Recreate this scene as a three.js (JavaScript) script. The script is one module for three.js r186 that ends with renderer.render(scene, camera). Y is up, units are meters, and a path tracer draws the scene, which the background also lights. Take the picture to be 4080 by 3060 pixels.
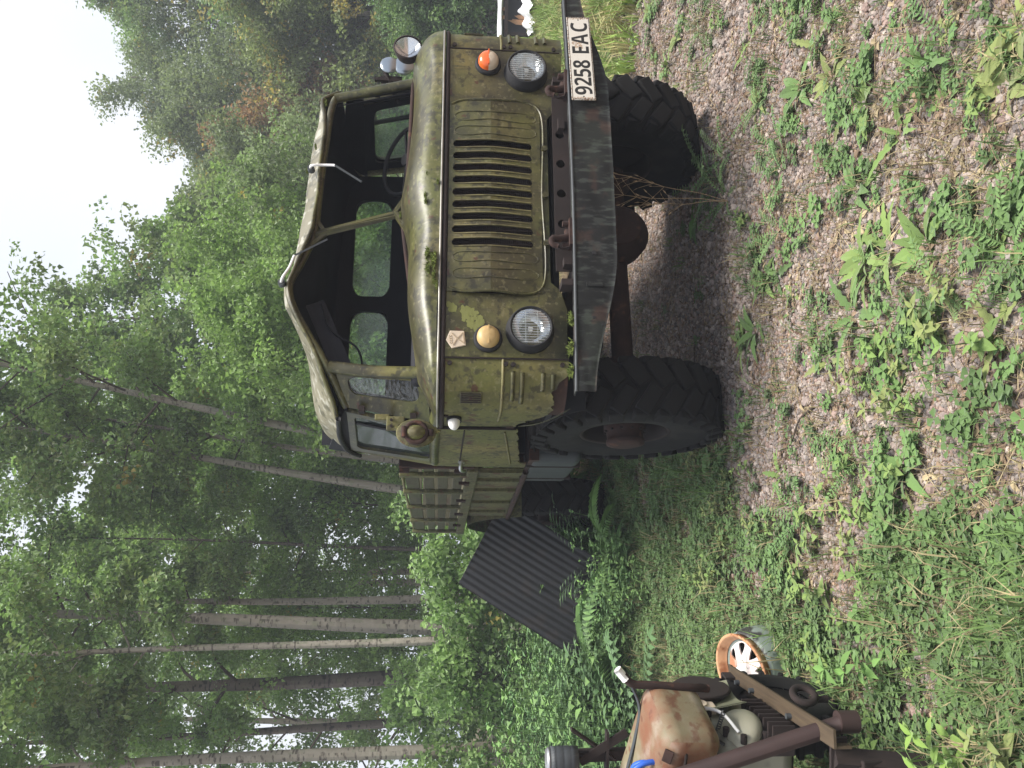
import * as THREE from 'three';
import { mergeGeometries } from 'three/addons/utils/BufferGeometryUtils.js';
import { RoundedBoxGeometry } from 'three/addons/geometries/RoundedBoxGeometry.js';

// ---------------------------------------------------------------- camera, sky, sun, exposure
const scene = new THREE.Scene();
const FOCAL = 3200;                                   // in pixels of the 3060 pixel side
const camera = new THREE.PerspectiveCamera(2 * Math.atan(1530 / FOCAL) * 180 / Math.PI, 4 / 3, 0.05, 400);
camera.position.set(0, 1.456, 0);
camera.rotation.order = 'YXZ';
camera.rotation.set(-0.0603, 0, -Math.PI / 2 + 0.0103);  // the photograph was taken with the phone held upright and is shown on its side

function mulberry(a) { return () => { a |= 0; a = a + 0x6D2B79F5 | 0; let t = Math.imul(a ^ a >>> 15, 1 | a); t = t + Math.imul(t ^ t >>> 7, 61 | t) ^ t; return ((t ^ t >>> 14) >>> 0) / 4294967296; }; }
const rnd = mulberry(66);
const R = (a, b) => a + (b - a) * rnd();
const clamp = (x, a = 0, b = 1) => Math.min(b, Math.max(a, x));
const lerp = (a, b, t) => a + (b - a) * t;
const sstep = (a, b, x) => { const t = clamp((x - a) / (b - a)); return t * t * (3 - 2 * t); };
// periodic value noise
const hashT = new Float32Array(65536); { const h = mulberry(7); for (let i = 0; i < 65536; i++) hashT[i] = h(); }
const hsh = (x, y, s) => hashT[((x * 73 + y * 9277 + s * 4099) ^ (x * y * 31 + (y << 5))) & 65535];
function vn(x, y, p, s) {
  let x0 = Math.floor(x), y0 = Math.floor(y); const fx = x - x0, fy = y - y0;
  const m = (a) => ((a % p) + p) % p, xa = m(x0), xb = m(x0 + 1), ya = m(y0), yb = m(y0 + 1);
  const ux = fx * fx * (3 - 2 * fx), uy = fy * fy * (3 - 2 * fy);
  return lerp(lerp(hsh(xa, ya, s), hsh(xb, ya, s), ux), lerp(hsh(xa, yb, s), hsh(xb, yb, s), ux), uy);
}
function fbm(u, v, p, oct = 4, s = 1) { let a = 0, w = .5, t = 0; for (let o = 0; o < oct; o++) { a += w * vn(u * p, v * p, p, s + o * 13); t += w; w *= .55; p *= 2; } return a / t; }

const skyW = 1024, skyH = 512, skyData = new Float32Array(skyW * skyH * 4);
for (let j = 0; j < skyH; j++) for (let i = 0; i < skyW; i++) {
  const u = (i + .5) / skyW, v = (j + .5) / skyH, el = (v - .5) * Math.PI;
  const c = fbm(u, v * .5, 6, 5, 3), d = sstep(.34, .68, c);
  // bright overcast: white cloud with thinner bluish grey breaks
  const k = el < 0 ? .6 : 1;
  const o = (j * skyW + i) * 4;
  skyData[o] = k * lerp(.25, .345, d); skyData[o + 1] = k * lerp(.28, .355, d); skyData[o + 2] = k * lerp(.33, .375, d); skyData[o + 3] = 1;
}
const sky = new THREE.DataTexture(skyData, skyW, skyH, THREE.RGBAFormat, THREE.FloatType);
sky.mapping = THREE.EquirectangularReflectionMapping; sky.magFilter = sky.minFilter = THREE.LinearFilter; sky.needsUpdate = true;
scene.background = sky; scene.environment = sky;
scene.fog = new THREE.FogExp2(new THREE.Color(.86, .9, 1), .004);
const sun = new THREE.DirectionalLight(new THREE.Color(1, .95, .88), 2.2);
sun.position.set(7, 18, -2); sun.target.position.set(0, 0, -6); scene.add(sun, sun.target);
sun.castShadow = true; sun.shadow.radius = 44; sun.shadow.mapSize.set(2048, 2048);
Object.assign(sun.shadow.camera, { left: -20, right: 20, top: 20, bottom: -20, near: 1, far: 60 });
const renderer = new THREE.WebGLRenderer({ antialias: true });
renderer.setSize(1024, 768); renderer.shadowMap.enabled = true;
renderer.toneMapping = THREE.LinearToneMapping; renderer.toneMappingExposure = 3.2;

// ---------------------------------------------------------------- helpers
const gauss = (a, w) => Math.exp(-(a * a) / (w * w));
const V = (x, y, z) => new THREE.Vector3(x, y, z);
const taken = {};
const numbered = (n) => { taken[n] = (taken[n] ?? -1) + 1; return taken[n] ? n + '_' + String(taken[n]).padStart(3, '0') : n; };
function tag(o, label, category, group, kind) { if (label) o.userData.label = label; if (category) o.userData.category = category; if (group) o.userData.group = group; if (kind) o.userData.kind = kind; return o; }
function thing(name, label, category, group) { const g = new THREE.Group(); g.name = numbered(name); scene.add(g); return tag(g, label, category, group); }
function part(name, geo, mat, parent = scene, label) {
  const m = new THREE.Mesh(Array.isArray(geo) ? merge(geo) : geo, mat); m.name = parent === scene ? numbered(name) : name; m.castShadow = m.receiveShadow = true; parent.add(m);
  if (label) m.userData.label = label; return m;
}
function grp(name, parent) { const g = new THREE.Group(); g.name = name; parent.add(g); return g; }
function merge(list) { return mergeGeometries(list.map((g) => { let q = g.index ? g.toNonIndexed() : g; for (const k of Object.keys(q.attributes)) if (!['position', 'normal', 'uv'].includes(k)) q.deleteAttribute(k); if (!q.attributes.uv) boxUV(q); return q; })); }
function boxUV(g, s = 1) {                                  // uv in metres, projected along the dominant axis of each normal
  if (g.index) g = g.toNonIndexed();
  if (!g.attributes.normal) g.computeVertexNormals();
  const p = g.attributes.position, n = g.attributes.normal, uv = new Float32Array(p.count * 2);
  for (let i = 0; i < p.count; i += 3) {
    let nx = 0, ny = 0, nz = 0; for (let k = 0; k < 3; k++) { nx += n.getX(i + k); ny += n.getY(i + k); nz += n.getZ(i + k); }
    nx = Math.abs(nx); ny = Math.abs(ny); nz = Math.abs(nz);
    for (let k = 0; k < 3; k++) {
      const x = p.getX(i + k), y = p.getY(i + k), z = p.getZ(i + k);
      const [a, b] = nz >= nx && nz >= ny ? [x, y] : nx >= ny ? [z + .37, y] : [x, z + .21];
      uv[(i + k) * 2] = a / s; uv[(i + k) * 2 + 1] = b / s;
    }
  }
  g.setAttribute('uv', new THREE.BufferAttribute(uv, 2)); return g;
}
const box = (w, h, d, x = 0, y = 0, z = 0, rx = 0, ry = 0, rz = 0) => { const g = new THREE.BoxGeometry(w, h, d); g.rotateX(rx); g.rotateY(ry); g.rotateZ(rz); g.translate(x, y, z); return boxUV(g); };
const rbox = (w, h, d, r, x = 0, y = 0, z = 0, rx = 0, ry = 0, rz = 0) => { const g = new RoundedBoxGeometry(w, h, d, 2, r); g.rotateX(rx); g.rotateY(ry); g.rotateZ(rz); g.translate(x, y, z); return boxUV(g); };
function tube(pts, r, rs = 8, seg, closed = false) {
  const c = new THREE.CatmullRomCurve3(pts.map((p) => p.isVector3 ? p : V(...p)), closed, 'centripetal');
  const n = seg ?? Math.max(2, pts.length * 4), g = new THREE.TubeGeometry(c, n, typeof r === 'number' ? r : 1, rs, closed);
  if (typeof r === 'function') {
    const P = g.attributes.position, q = V();
    for (let i = 0; i <= n; i++) { c.getPointAt(i / n, q); for (let j = 0; j <= rs; j++) { const k = i * (rs + 1) + j; const f = r(i / n); P.setXYZ(k, q.x + (P.getX(k) - q.x) * f, q.y + (P.getY(k) - q.y) * f, q.z + (P.getZ(k) - q.z) * f); } }
    g.computeVertexNormals();
  }
  return boxUV(capTube(g, n, rs, closed));
}
function capTube(g, n, rs, closed) {
  if (closed) return g;
  const P = g.attributes.position, idx = [...g.index.array], add = [], base = P.count;
  for (const i of [0, n]) { let cx = 0, cy = 0, cz = 0; for (let j = 0; j < rs; j++) { const k = i * (rs + 1) + j; cx += P.getX(k) / rs; cy += P.getY(k) / rs; cz += P.getZ(k) / rs; } const ci = base + add.length / 3; add.push(cx, cy, cz); for (let j = 0; j < rs; j++) { const a = i * (rs + 1) + j; i ? idx.push(a, a + 1, ci) : idx.push(a + 1, a, ci); } }
  const np = new Float32Array(P.count * 3 + add.length); np.set(P.array); np.set(add, P.count * 3);
  const h = new THREE.BufferGeometry(); h.setAttribute('position', new THREE.BufferAttribute(np, 3)); h.setIndex(idx); h.computeVertexNormals(); return h;
}
const lathe = (pts, seg = 32) => new THREE.LatheGeometry(pts.map((p) => new THREE.Vector2(p[0], p[1])), seg);
const cyl = (r1, r2, h, seg, x, y, z, axis = 'y') => { const g = new THREE.CylinderGeometry(r1, r2, h, seg); if (axis === 'x') g.rotateZ(-Math.PI / 2); if (axis === 'z') g.rotateX(Math.PI / 2); g.translate(x, y, z); return boxUV(g); };
// sheet of thickness t over a parametric surface
function shell(fn, nu, nv, t = .004) {
  const pos = [], idx = [], A = [];
  for (let j = 0; j <= nv; j++) for (let i = 0; i <= nu; i++) A.push(V(...fn(i / nu, j / nv)));
  const g0 = new THREE.BufferGeometry(), W = nu + 1; g0.setAttribute('position', new THREE.BufferAttribute(new Float32Array(A.flatMap((p) => [p.x, p.y, p.z])), 3));
  for (let j = 0; j < nv; j++) for (let i = 0; i < nu; i++) { const a = j * W + i, b = a + 1, c = a + W, d = c + 1; idx.push(a, b, d, a, d, c); }
  g0.setIndex(idx); g0.computeVertexNormals(); const N = g0.attributes.normal, n = A.length;
  A.forEach((p) => pos.push(p.x, p.y, p.z)); A.forEach((p, i) => pos.push(p.x - N.getX(i) * t, p.y - N.getY(i) * t, p.z - N.getZ(i) * t));
  const all = [...idx]; for (let k = 0; k < idx.length; k += 3) all.push(idx[k] + n, idx[k + 2] + n, idx[k + 1] + n);
  const edge = (a, b) => all.push(a, a + n, b + n, a, b + n, b);
  for (let i = 0; i < nu; i++) { edge(i + 1, i); edge(nv * W + i, nv * W + i + 1); }
  for (let j = 0; j < nv; j++) { edge(j * W, (j + 1) * W); edge((j + 1) * W + nu, j * W + nu); }
  const g = new THREE.BufferGeometry(); g.setAttribute('position', new THREE.BufferAttribute(new Float32Array(pos), 3)); g.setIndex(all); g.computeVertexNormals();
  return boxUV(g);
}
function rrect(S, x0, y0, x1, y1, r) {
  S.moveTo(x0 + r, y0); S.lineTo(x1 - r, y0); S.absarc(x1 - r, y0 + r, r, -Math.PI / 2, 0); S.lineTo(x1, y1 - r); S.absarc(x1 - r, y1 - r, r, 0, Math.PI / 2);
  S.lineTo(x0 + r, y1); S.absarc(x0 + r, y1 - r, r, Math.PI / 2, Math.PI); S.lineTo(x0, y0 + r); S.absarc(x0 + r, y0 + r, r, Math.PI, Math.PI * 1.5); return S;
}
const poly = (pts) => new THREE.Shape(pts.map((p) => new THREE.Vector2(p[0], p[1])));
const extr = (shape, depth, bevel = 0, cs = 6) => { const g = new THREE.ExtrudeGeometry(shape, { depth: depth, bevelEnabled: bevel > 0, bevelSize: bevel, bevelThickness: bevel, bevelSegments: 2, curveSegments: cs }); return boxUV(g); };
// a sheet spanned by four corners (u along a->b, v along a->d), optional outline points and rounded window holes given in metres along u, v
function quadPanel(a, b, c, d, { outline, holes = [], t = .012 } = {}) {
  [a, b, c, d] = [a, b, c, d].map((p) => V(...p));
  const W = (a.distanceTo(b) + d.distanceTo(c)) / 2, H = (a.distanceTo(d) + b.distanceTo(c)) / 2;
  const S = outline ? poly(outline.map(([u, v]) => [u * W, v * H])) : poly([[0, 0], [W, 0], [W, H], [0, H]]);
  for (const [u0, v0, u1, v1, r] of holes) S.holes.push(rrect(new THREE.Path(), u0 * W, v0 * H, u1 * W, v1 * H, r));
  const g = new THREE.ExtrudeGeometry(S, { depth: t, bevelEnabled: false, curveSegments: 5 }), P = g.attributes.position;
  const n = V().crossVectors(b.clone().sub(a), d.clone().sub(a)).normalize();
  for (let i = 0; i < P.count; i++) {
    const u = P.getX(i) / W, v = P.getY(i) / H, z = P.getZ(i);
    const q = a.clone().lerp(b, u).lerp(d.clone().lerp(c, u), v).addScaledVector(n, z); P.setXYZ(i, q.x, q.y, q.z);
  }
  g.computeVertexNormals(); return boxUV(g);
}
const sub4 = (a, b, c, d, u0, v0, u1, v1) => { [a, b, c, d] = [a, b, c, d].map((p) => V(...p)); const f = (u, v) => a.clone().lerp(b, u).lerp(d.clone().lerp(c, u), v).toArray(); return [f(u0, v0), f(u1, v0), f(u1, v1), f(u0, v1)]; };
// straight bar of rectangular section between two points
function bar(p, q, w, h, up = V(0, 1, 0)) {
  p = p.isVector3 ? p : V(...p); q = q.isVector3 ? q : V(...q); const L = p.distanceTo(q), g = new THREE.BoxGeometry(w, h, L);
  const zx = q.clone().sub(p).normalize(), x = V().crossVectors(up, zx); if (x.lengthSq() < 1e-6) x.set(1, 0, 0); x.normalize(); const y = V().crossVectors(zx, x);
  boxUV(g); g.applyMatrix4(new THREE.Matrix4().makeBasis(x, y, zx).setPosition(p.clone().add(q).multiplyScalar(.5))); return g.index ? g.toNonIndexed() : g;
}
// ---------------------------------------------------------------- procedural textures
function tex(n, fn, srgb = true) {
  const d = new Uint8Array(n * n * 4);
  for (let j = 0; j < n; j++) for (let i = 0; i < n; i++) { const c = fn((i + .5) / n, (j + .5) / n), o = (j * n + i) * 4; d[o] = clamp(c[0], 0, 255); d[o + 1] = clamp(c[1], 0, 255); d[o + 2] = clamp(c[2], 0, 255); d[o + 3] = 255; }
  const t = new THREE.DataTexture(d, n, n); t.wrapS = t.wrapT = THREE.RepeatWrapping; t.magFilter = THREE.LinearFilter; t.minFilter = THREE.LinearMipmapLinearFilter; t.generateMipmaps = true;
  if (srgb) t.colorSpace = THREE.SRGBColorSpace; t.needsUpdate = true; return t;
}
const mix3 = (a, b, t) => [lerp(a[0], b[0], t), lerp(a[1], b[1], t), lerp(a[2], b[2], t)];
const scl = (a, k) => [a[0] * k, a[1] * k, a[2] * k];
const grey = (f) => (u, v) => { const g = f(u, v) * 255; return [g, g, g]; };
const M = {};
function std(o) { return new THREE.MeshStandardMaterial({ roughness: .8, ...o }); }
// faded khaki paint: chalky blotches, algae, dirt specks, rust pips, runs
const paintT = (base, dark, algae, rustAmt, seed) => tex(512, (u, v) => {
  let c = mix3(scl(base, .76), scl(base, 1.34), sstep(.22, .78, fbm(u, v, 3, 7, seed)));
  c = mix3(c, [base[0] * 1.34, base[1] * 1.28, base[2] * 1.02], sstep(.4, .8, fbm(u, v, 6, 6, seed + 33)) * .45);
  c = mix3(c, dark, sstep(.28, .80, fbm(u, v, 4, 7, seed + 3)) * .85);
  c = mix3(c, algae, sstep(.32, .82, fbm(u, v, 3, 7, seed + 9)) * .7);
  c = mix3(c, scl(dark, .7), sstep(.55, .72, fbm(u, v, 34, 4, seed + 41)) * .55); c = mix3(c, [128, 122, 92], sstep(.64, .76, fbm(u, v, 60, 3, seed + 51)) * .5);
  const st = sstep(.55, .8, fbm(u * 1, v * .12, 64, 3, seed + 5)) * sstep(.4, .7, fbm(u, v, 4, 3, seed + 6)); c = mix3(c, dark, st * .5);
  c = scl(c, .93 + .14 * fbm(u, v, 128, 2, seed + 21));
  const ru = sstep(.70 - rustAmt, .76 - rustAmt, fbm(u, v, 14, 5, seed + 17)); c = mix3(c, [74, 44, 30], ru * .85);
  return c;
});
M.paint = std({ map: paintT([104, 97, 62], [48, 45, 33], [92, 98, 42], -.03, 2), roughness: .38, bumpMap: tex(256, grey((u, v) => fbm(u, v, 24, 4, 70)), false), bumpScale: .0012 });
M.paintSide = std({ map: paintT([102, 95, 56], [58, 53, 36], [96, 102, 42], .0, 31), roughness: .66 });
M.bedPaint = std({ map: paintT([96, 90, 60], [60, 56, 38], [84, 88, 48], .07, 83), roughness: .75 });
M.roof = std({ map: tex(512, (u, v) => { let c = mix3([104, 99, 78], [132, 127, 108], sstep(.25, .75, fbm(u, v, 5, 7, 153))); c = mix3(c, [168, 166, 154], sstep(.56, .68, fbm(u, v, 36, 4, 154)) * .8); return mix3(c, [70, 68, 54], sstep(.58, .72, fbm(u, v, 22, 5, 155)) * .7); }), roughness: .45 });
M.bead = std({ map: paintT([120, 112, 76], [84, 78, 54], [104, 102, 58], -.04, 58), roughness: .6 });
M.rust = std({ map: tex(512, (u, v) => mix3(mix3([38, 26, 24], [66, 44, 36], fbm(u, v, 9, 5, 5)), [96, 62, 46], sstep(.6, .8, fbm(u, v, 17, 4, 8)) * .7)), roughness: .92, bumpMap: tex(256, grey((u, v) => fbm(u, v, 20, 5, 15)), false), bumpScale: .003 });
M.rustDark = std({ map: tex(256, (u, v) => mix3([28, 22, 21], [50, 37, 33], fbm(u, v, 9, 5, 65))), roughness: .9 });
M.bumper = std({ map: tex(1024, (u, v) => { const s = fbm(u, v * .3, 56, 5, 4), w = fbm(u, v, 5, 5, 12); let c = mix3([9, 10, 11], [78, 84, 78], sstep(.46, .72, s) * (.2 + .8 * w)); c = mix3(c, [42, 48, 38], sstep(.5, .75, w) * .5); return mix3(c, [62, 40, 32], sstep(.58, .76, fbm(u, v, 10, 5, 44)) * .7); }), roughness: .82, bumpMap: tex(512, grey((u, v) => fbm(u, v * .1, 48, 3, 4)), false), bumpScale: .002 });
M.rubber = std({ map: tex(512, (u, v) => mix3(mix3([9, 8, 9], [20, 18, 18], fbm(u, v, 10, 5, 3)), [62, 54, 46], sstep(.52, .8, fbm(u, v, 5, 6, 6)) * .45)), roughness: .93, bumpMap: tex(256, grey((u, v) => fbm(u, v, 24, 4, 19)), false), bumpScale: .002 });
M.black = std({ color: new THREE.Color(.012, .012, .014), roughness: .75 });
M.cabShade = std({ map: tex(256, (u, v) => mix3([16, 17, 24], [34, 34, 42], fbm(u, v, 8, 4, 33))), roughness: .8 });  // near-black tone that puts the shade of the closed cab into the colour
M.steel = std({ color: new THREE.Color(.55, .55, .56), roughness: .35, metalness: .85 });
M.greyMetal = std({ map: tex(256, (u, v) => mix3([48, 52, 56], [78, 82, 84], fbm(u, v * .3, 12, 4, 36))), roughness: .6 });
M.glass = new THREE.MeshPhysicalMaterial({ color: new THREE.Color(.88, .93, .92), roughness: .06, transmission: 1, thickness: 0 });
M.dustyGlass = new THREE.MeshPhysicalMaterial({ map: tex(256, (u, v) => mix3([190, 205, 196], [236, 242, 238], fbm(u, v, 9, 5, 91))), roughness: .15, transmission: .86, thickness: 0 });
M.crackGlass = new THREE.MeshPhysicalMaterial({ color: new THREE.Color(.86, .9, .9), roughness: .06, transmission: .93, thickness: 0, clearcoat: 1 });
M.doorGlass = new THREE.MeshPhysicalMaterial({ map: tex(256, (u, v) => mix3([104, 124, 122], [140, 158, 154], fbm(u, v, 5, 4, 95))), roughness: .08, transmission: .9, thickness: 0 });
M.flute = new THREE.MeshPhysicalMaterial({ color: new THREE.Color(.8, .82, .82), roughness: .05, transmission: .7, thickness: 0, ior: 1.5 });
M.lens = new THREE.MeshPhysicalMaterial({ color: 0xf8fafa, roughness: .04, transmission: 1, thickness: 0, ior: 1.5 });
M.chrome = std({ color: new THREE.Color(.8, .8, .82), roughness: .18, metalness: 1 });
M.dullMirror = std({ color: new THREE.Color(.34, .38, .42), roughness: .28, metalness: .9 });
M.trim = std({ map: tex(256, (u, v) => mix3([120, 118, 110], [168, 166, 160], fbm(u, v, 20, 3, 37))), roughness: .4, metalness: .3 });
M.orange = new THREE.MeshPhysicalMaterial({ color: new THREE.Color(.72, .13, .02), roughness: .3, clearcoat: .5 });
M.beige = std({ color: new THREE.Color(.52, .36, .16), roughness: .45 });
M.cream = std({ color: new THREE.Color(.62, .52, .40), roughness: .6 });
M.white = std({ color: new THREE.Color(.78, .77, .75), roughness: .5 });
M.board = std({ map: tex(512, (u, v) => { let c = mix3([92, 88, 66], [64, 62, 48], fbm(u * .12, v, 48, 4, 77)); c = mix3(c, [76, 82, 50], sstep(.5, .75, fbm(u, v, 6, 4, 78)) * .6); return mix3(c, [62, 50, 42], sstep(.62, .75, fbm(u, v, 12, 4, 79)) * .6); }), roughness: .85 });
M.moss = std({ color: new THREE.Color(.13, .17, .03), roughness: 1 });
const barkT = (a, b, c, seed) => { const m = tex(512, (u, v) => { let k = mix3(a, b, fbm(u, v * .7, 8, 5, seed)); k = mix3(k, c, sstep(.56, .72, fbm(u * .35, v, 30, 4, seed + 4)) * .8); return mix3(k, [112, 120, 92], sstep(.55, .75, fbm(u, v, 9, 4, seed + 9)) * .35); }); return std({ map: m, roughness: .9, bumpMap: tex(256, grey((u, v) => fbm(u * .6, v, 22, 4, seed + 2)), false), bumpScale: .008 }); };
M.barkGrey = barkT([122, 115, 104], [156, 148, 136], [66, 60, 52], 101);
M.barkPale = barkT([132, 124, 112], [160, 152, 138], [70, 62, 54], 121);
M.barkDark = barkT([84, 76, 70], [118, 108, 98], [46, 42, 40], 141);
M.twig = std({ color: new THREE.Color(.075, .055, .04), roughness: .95 });
const leafMat = (tr = .45) => new THREE.MeshPhysicalMaterial({ color: 0xffffff, roughness: 1, transmission: tr, thickness: 0, side: THREE.DoubleSide });
M.leaf = leafMat(.5);
M.leafNear = leafMat(.32);

// ---------------------------------------------------------------- ground
const rise = (z) => .028 * Math.max(0, Math.min(40, -z - 4.8));
const gnoise = (x, z) => fbm(x / 40 + .5, z / 40 + .5, 20, 4, 61) - .5;
const gh = (x, z) => rise(z) + gnoise(x, z) * (.10 + .05 * sstep(-1, -4, x)) * sstep(0, 1.2, Math.hypot(x - .4, (z + 4.6) * .5) - .6) * .6;
const gravelW = (x, z) => { const n = (fbm(x / 16 + .5, z / 16 + .5, 32, 4, 88) - .5) * 2.2; return sstep(-.35, .45, x + .55 - .13 * (-z - 3) * 1.0 + .35 + n) * sstep(9.2, 7.2, -z + n * .8 - (x < 1.5 ? 1.2 : 0)); };
{
  const n = 220, pos = [], col = [], uv = [], idx = [];
  const f = (t, c, s) => c + Math.sign(t) * (6 * Math.abs(t) + s * Math.abs(t) ** 5);
  for (let j = 0; j <= n; j++) for (let i = 0; i <= n; i++) {
    const x = f(i / n * 2 - 1, .3, 110), z = f(j / n * 2 - 1, -5, 110), g = gravelW(x, z), k = fbm(x / 30 + .5, z / 30 + .5, 60, 4, 17);
    pos.push(x, gh(x, z), z); uv.push(x / 1.3, z / 1.3);
    const soil = mix3([.75, .66, .52], [.6, .7, .38], sstep(.35, .65, k)); const c = mix3(soil, [1.35, 1.17, 1.08], g); col.push(...c);
  }
  for (let j = 0; j < n; j++) for (let i = 0; i < n; i++) { const a = j * (n + 1) + i; idx.push(a, a + n + 1, a + 1, a + 1, a + n + 1, a + n + 2); }
  const g = new THREE.BufferGeometry(); g.setAttribute('position', new THREE.Float32BufferAttribute(pos, 3)); g.setAttribute('color', new THREE.Float32BufferAttribute(col, 3)); g.setAttribute('uv', new THREE.Float32BufferAttribute(uv, 2)); g.setIndex(idx); g.computeVertexNormals();
  const m = std({ vertexColors: true, roughness: .97, map: tex(1024, (u, v) => { let c = mix3([86, 74, 60], [122, 108, 92], fbm(u, v, 16, 5, 24)); c = mix3(c, [150, 136, 122], sstep(.55, .7, fbm(u, v, 80, 2, 25))); return mix3(c, [58, 46, 38], sstep(.55, .75, fbm(u, v, 60, 3, 26)) * .8); }), bumpMap: tex(512, grey((u, v) => fbm(u, v, 60, 3, 25)), false), bumpScale: .012 });
  tag(part('ground', g, m), 'weedy gravel and soil clearing in front of the forest', 'ground', null, 'structure');
}

// ---------------------------------------------------------------- the truck: x to the picture's right-hand side of the truck, y up, z forward, origin on the ground under the front axle
const truck = thing('cargo_truck', 'abandoned khaki army cargo truck with crushed cab roof and slatted bed', 'truck');
truck.position.set(.6444, 0, -4.7905); truck.rotation.set(.0278, .3046, 0, 'YXZ');
const tk = (n, g, m, l) => part(n, g, m, truck, l);
const ZF = .90, YB = 1.585;
// plan outline of the cab nose: u runs along it from the centre, flat front, round corner, short side
const nose = (u) => { const s = Math.sign(u), a = Math.abs(u); if (a <= .84) return [u, ZF - .022 * a * a]; if (a <= 1.17) { const t = (a - .84) / .33 * Math.PI / 2; return [s * (.84 + .21 * Math.sin(t)), ZF - .0155 - .21 * (1 - Math.cos(t))]; } return [s * 1.05, ZF - .2255 - (a - 1.17)]; };
const jag = (x, s) => (fbm(x / 3 + .5, .3, 48, 4, s) - .45);
// central front panel with the opening for the grille
{
  const pts = [[-.84, 1.0], [-.80, 1.006], [-.60, 1.0], [-.5, 1.03], [-.46, 1.075], [.44, 1.075], [.5, 1.03], [.56, 1.0], [.7, .995], [.84, .99], [.84, 1.575], [-.84, 1.575]];
  const S = poly(pts); S.holes.push(rrect(new THREE.Path(), -.525, 1.108, .525, 1.568, .05));
  const g = extr(S, .008); g.translate(0, 0, ZF - .018); tk('front_panel', g, M.paint);
  // grille panel in an upper and a lower half that meet in a shallow ridge
  const gp = grp('grille', truck), yk = 1.36, hw = .0185, xs = Array.from({ length: 9 }, (_, i) => (4 - i) * .0673);
  const half = (up) => {
    const y1 = up ? 1.563 : 1.112, ye = up ? 1.545 - hw : 1.155 + hw, s = up ? 1 : -1, q = [[-.52, yk]];
    for (const x of [...xs].reverse()) { q.push([x - hw, yk]); for (let k = 0; k <= 8; k++) { const a = Math.PI - k / 8 * Math.PI; q.push([x + Math.cos(a) * hw, ye + s * Math.sin(a) * hw]); } q.push([x + hw, yk]); }
    q.push([.52, yk], [.52, y1], [-.52, y1]); const g = extr(poly(q), .006), P = g.attributes.position;
    for (let i = 0; i < P.count; i++) P.setZ(i, P.getZ(i) + ZF - .012 + .024 * (1 - clamp(Math.abs(P.getY(i) - yk) / .22)));
    g.computeVertexNormals(); return boxUV(g);
  };
  part('grille_panel', [half(true), half(false)], M.paint, gp);
  const ridge = (y) => ZF - .006 + .024 * (1 - clamp(Math.abs(y - yk) / .22));
  for (const x of [.345, .43, -.345, -.43]) part('pressed_rib', tube([[x - .021, yk, ridge(yk)], [x - .021, 1.15, ridge(1.15)], [x, 1.13, ridge(1.13)], [x + .021, 1.15, ridge(1.15)], [x + .021, yk, ridge(yk)], [x + .021, 1.52, ridge(1.52)], [x, 1.54, ridge(1.54)], [x - .021, 1.52, ridge(1.52)]], .0032, 6, 48, true), M.paint, gp);
  part('border_bead', tube([[-.5, 1.556, ridge(1.55)], [-.522, 1.5, ridge(1.5)], [-.522, yk, ridge(yk)], [-.522, 1.16, ridge(1.16)], [-.48, 1.112, ridge(1.11)], [0, 1.108, ridge(1.1)], [.48, 1.112, ridge(1.11)], [.522, 1.16, ridge(1.16)], [.522, yk, ridge(yk)], [.522, 1.5, ridge(1.5)], [.5, 1.556, ridge(1.55)]], .0062, 6, 90), M.paint, gp);
  for (const x of xs) for (const s of [-1, 1]) part('slot_lip', tube([[x + s * (hw + .003), 1.165, ridge(1.165)], [x + s * (hw + .003), yk, ridge(yk)], [x + s * (hw + .003), 1.535, ridge(1.535)]], .0042, 5, 10), M.bead, gp);
  for (const x of [.26, -.26, 0]) { part('grille_bolt', cyl(.016, .016, .02, 12, x, 1.092, ZF, 'z'), M.paint, gp); }
  // radiator behind the slots
  const rg = [box(.98, .5, .04, 0, 1.34, .80)]; for (let k = 0; k < 44; k++) rg.push(box(.95, .004, .012, 0, 1.11 + k * .0105, .822)); for (let k = 0; k < 26; k++) rg.push(box(.006, .48, .016, -.46 + k * .037, 1.34, .824));
  tk('radiator', rg, M.rustDark); tk('fan_hub', cyl(.03, .03, .03, 16, -.275, 1.47, .85, 'z'), M.rustDark);
}
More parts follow.
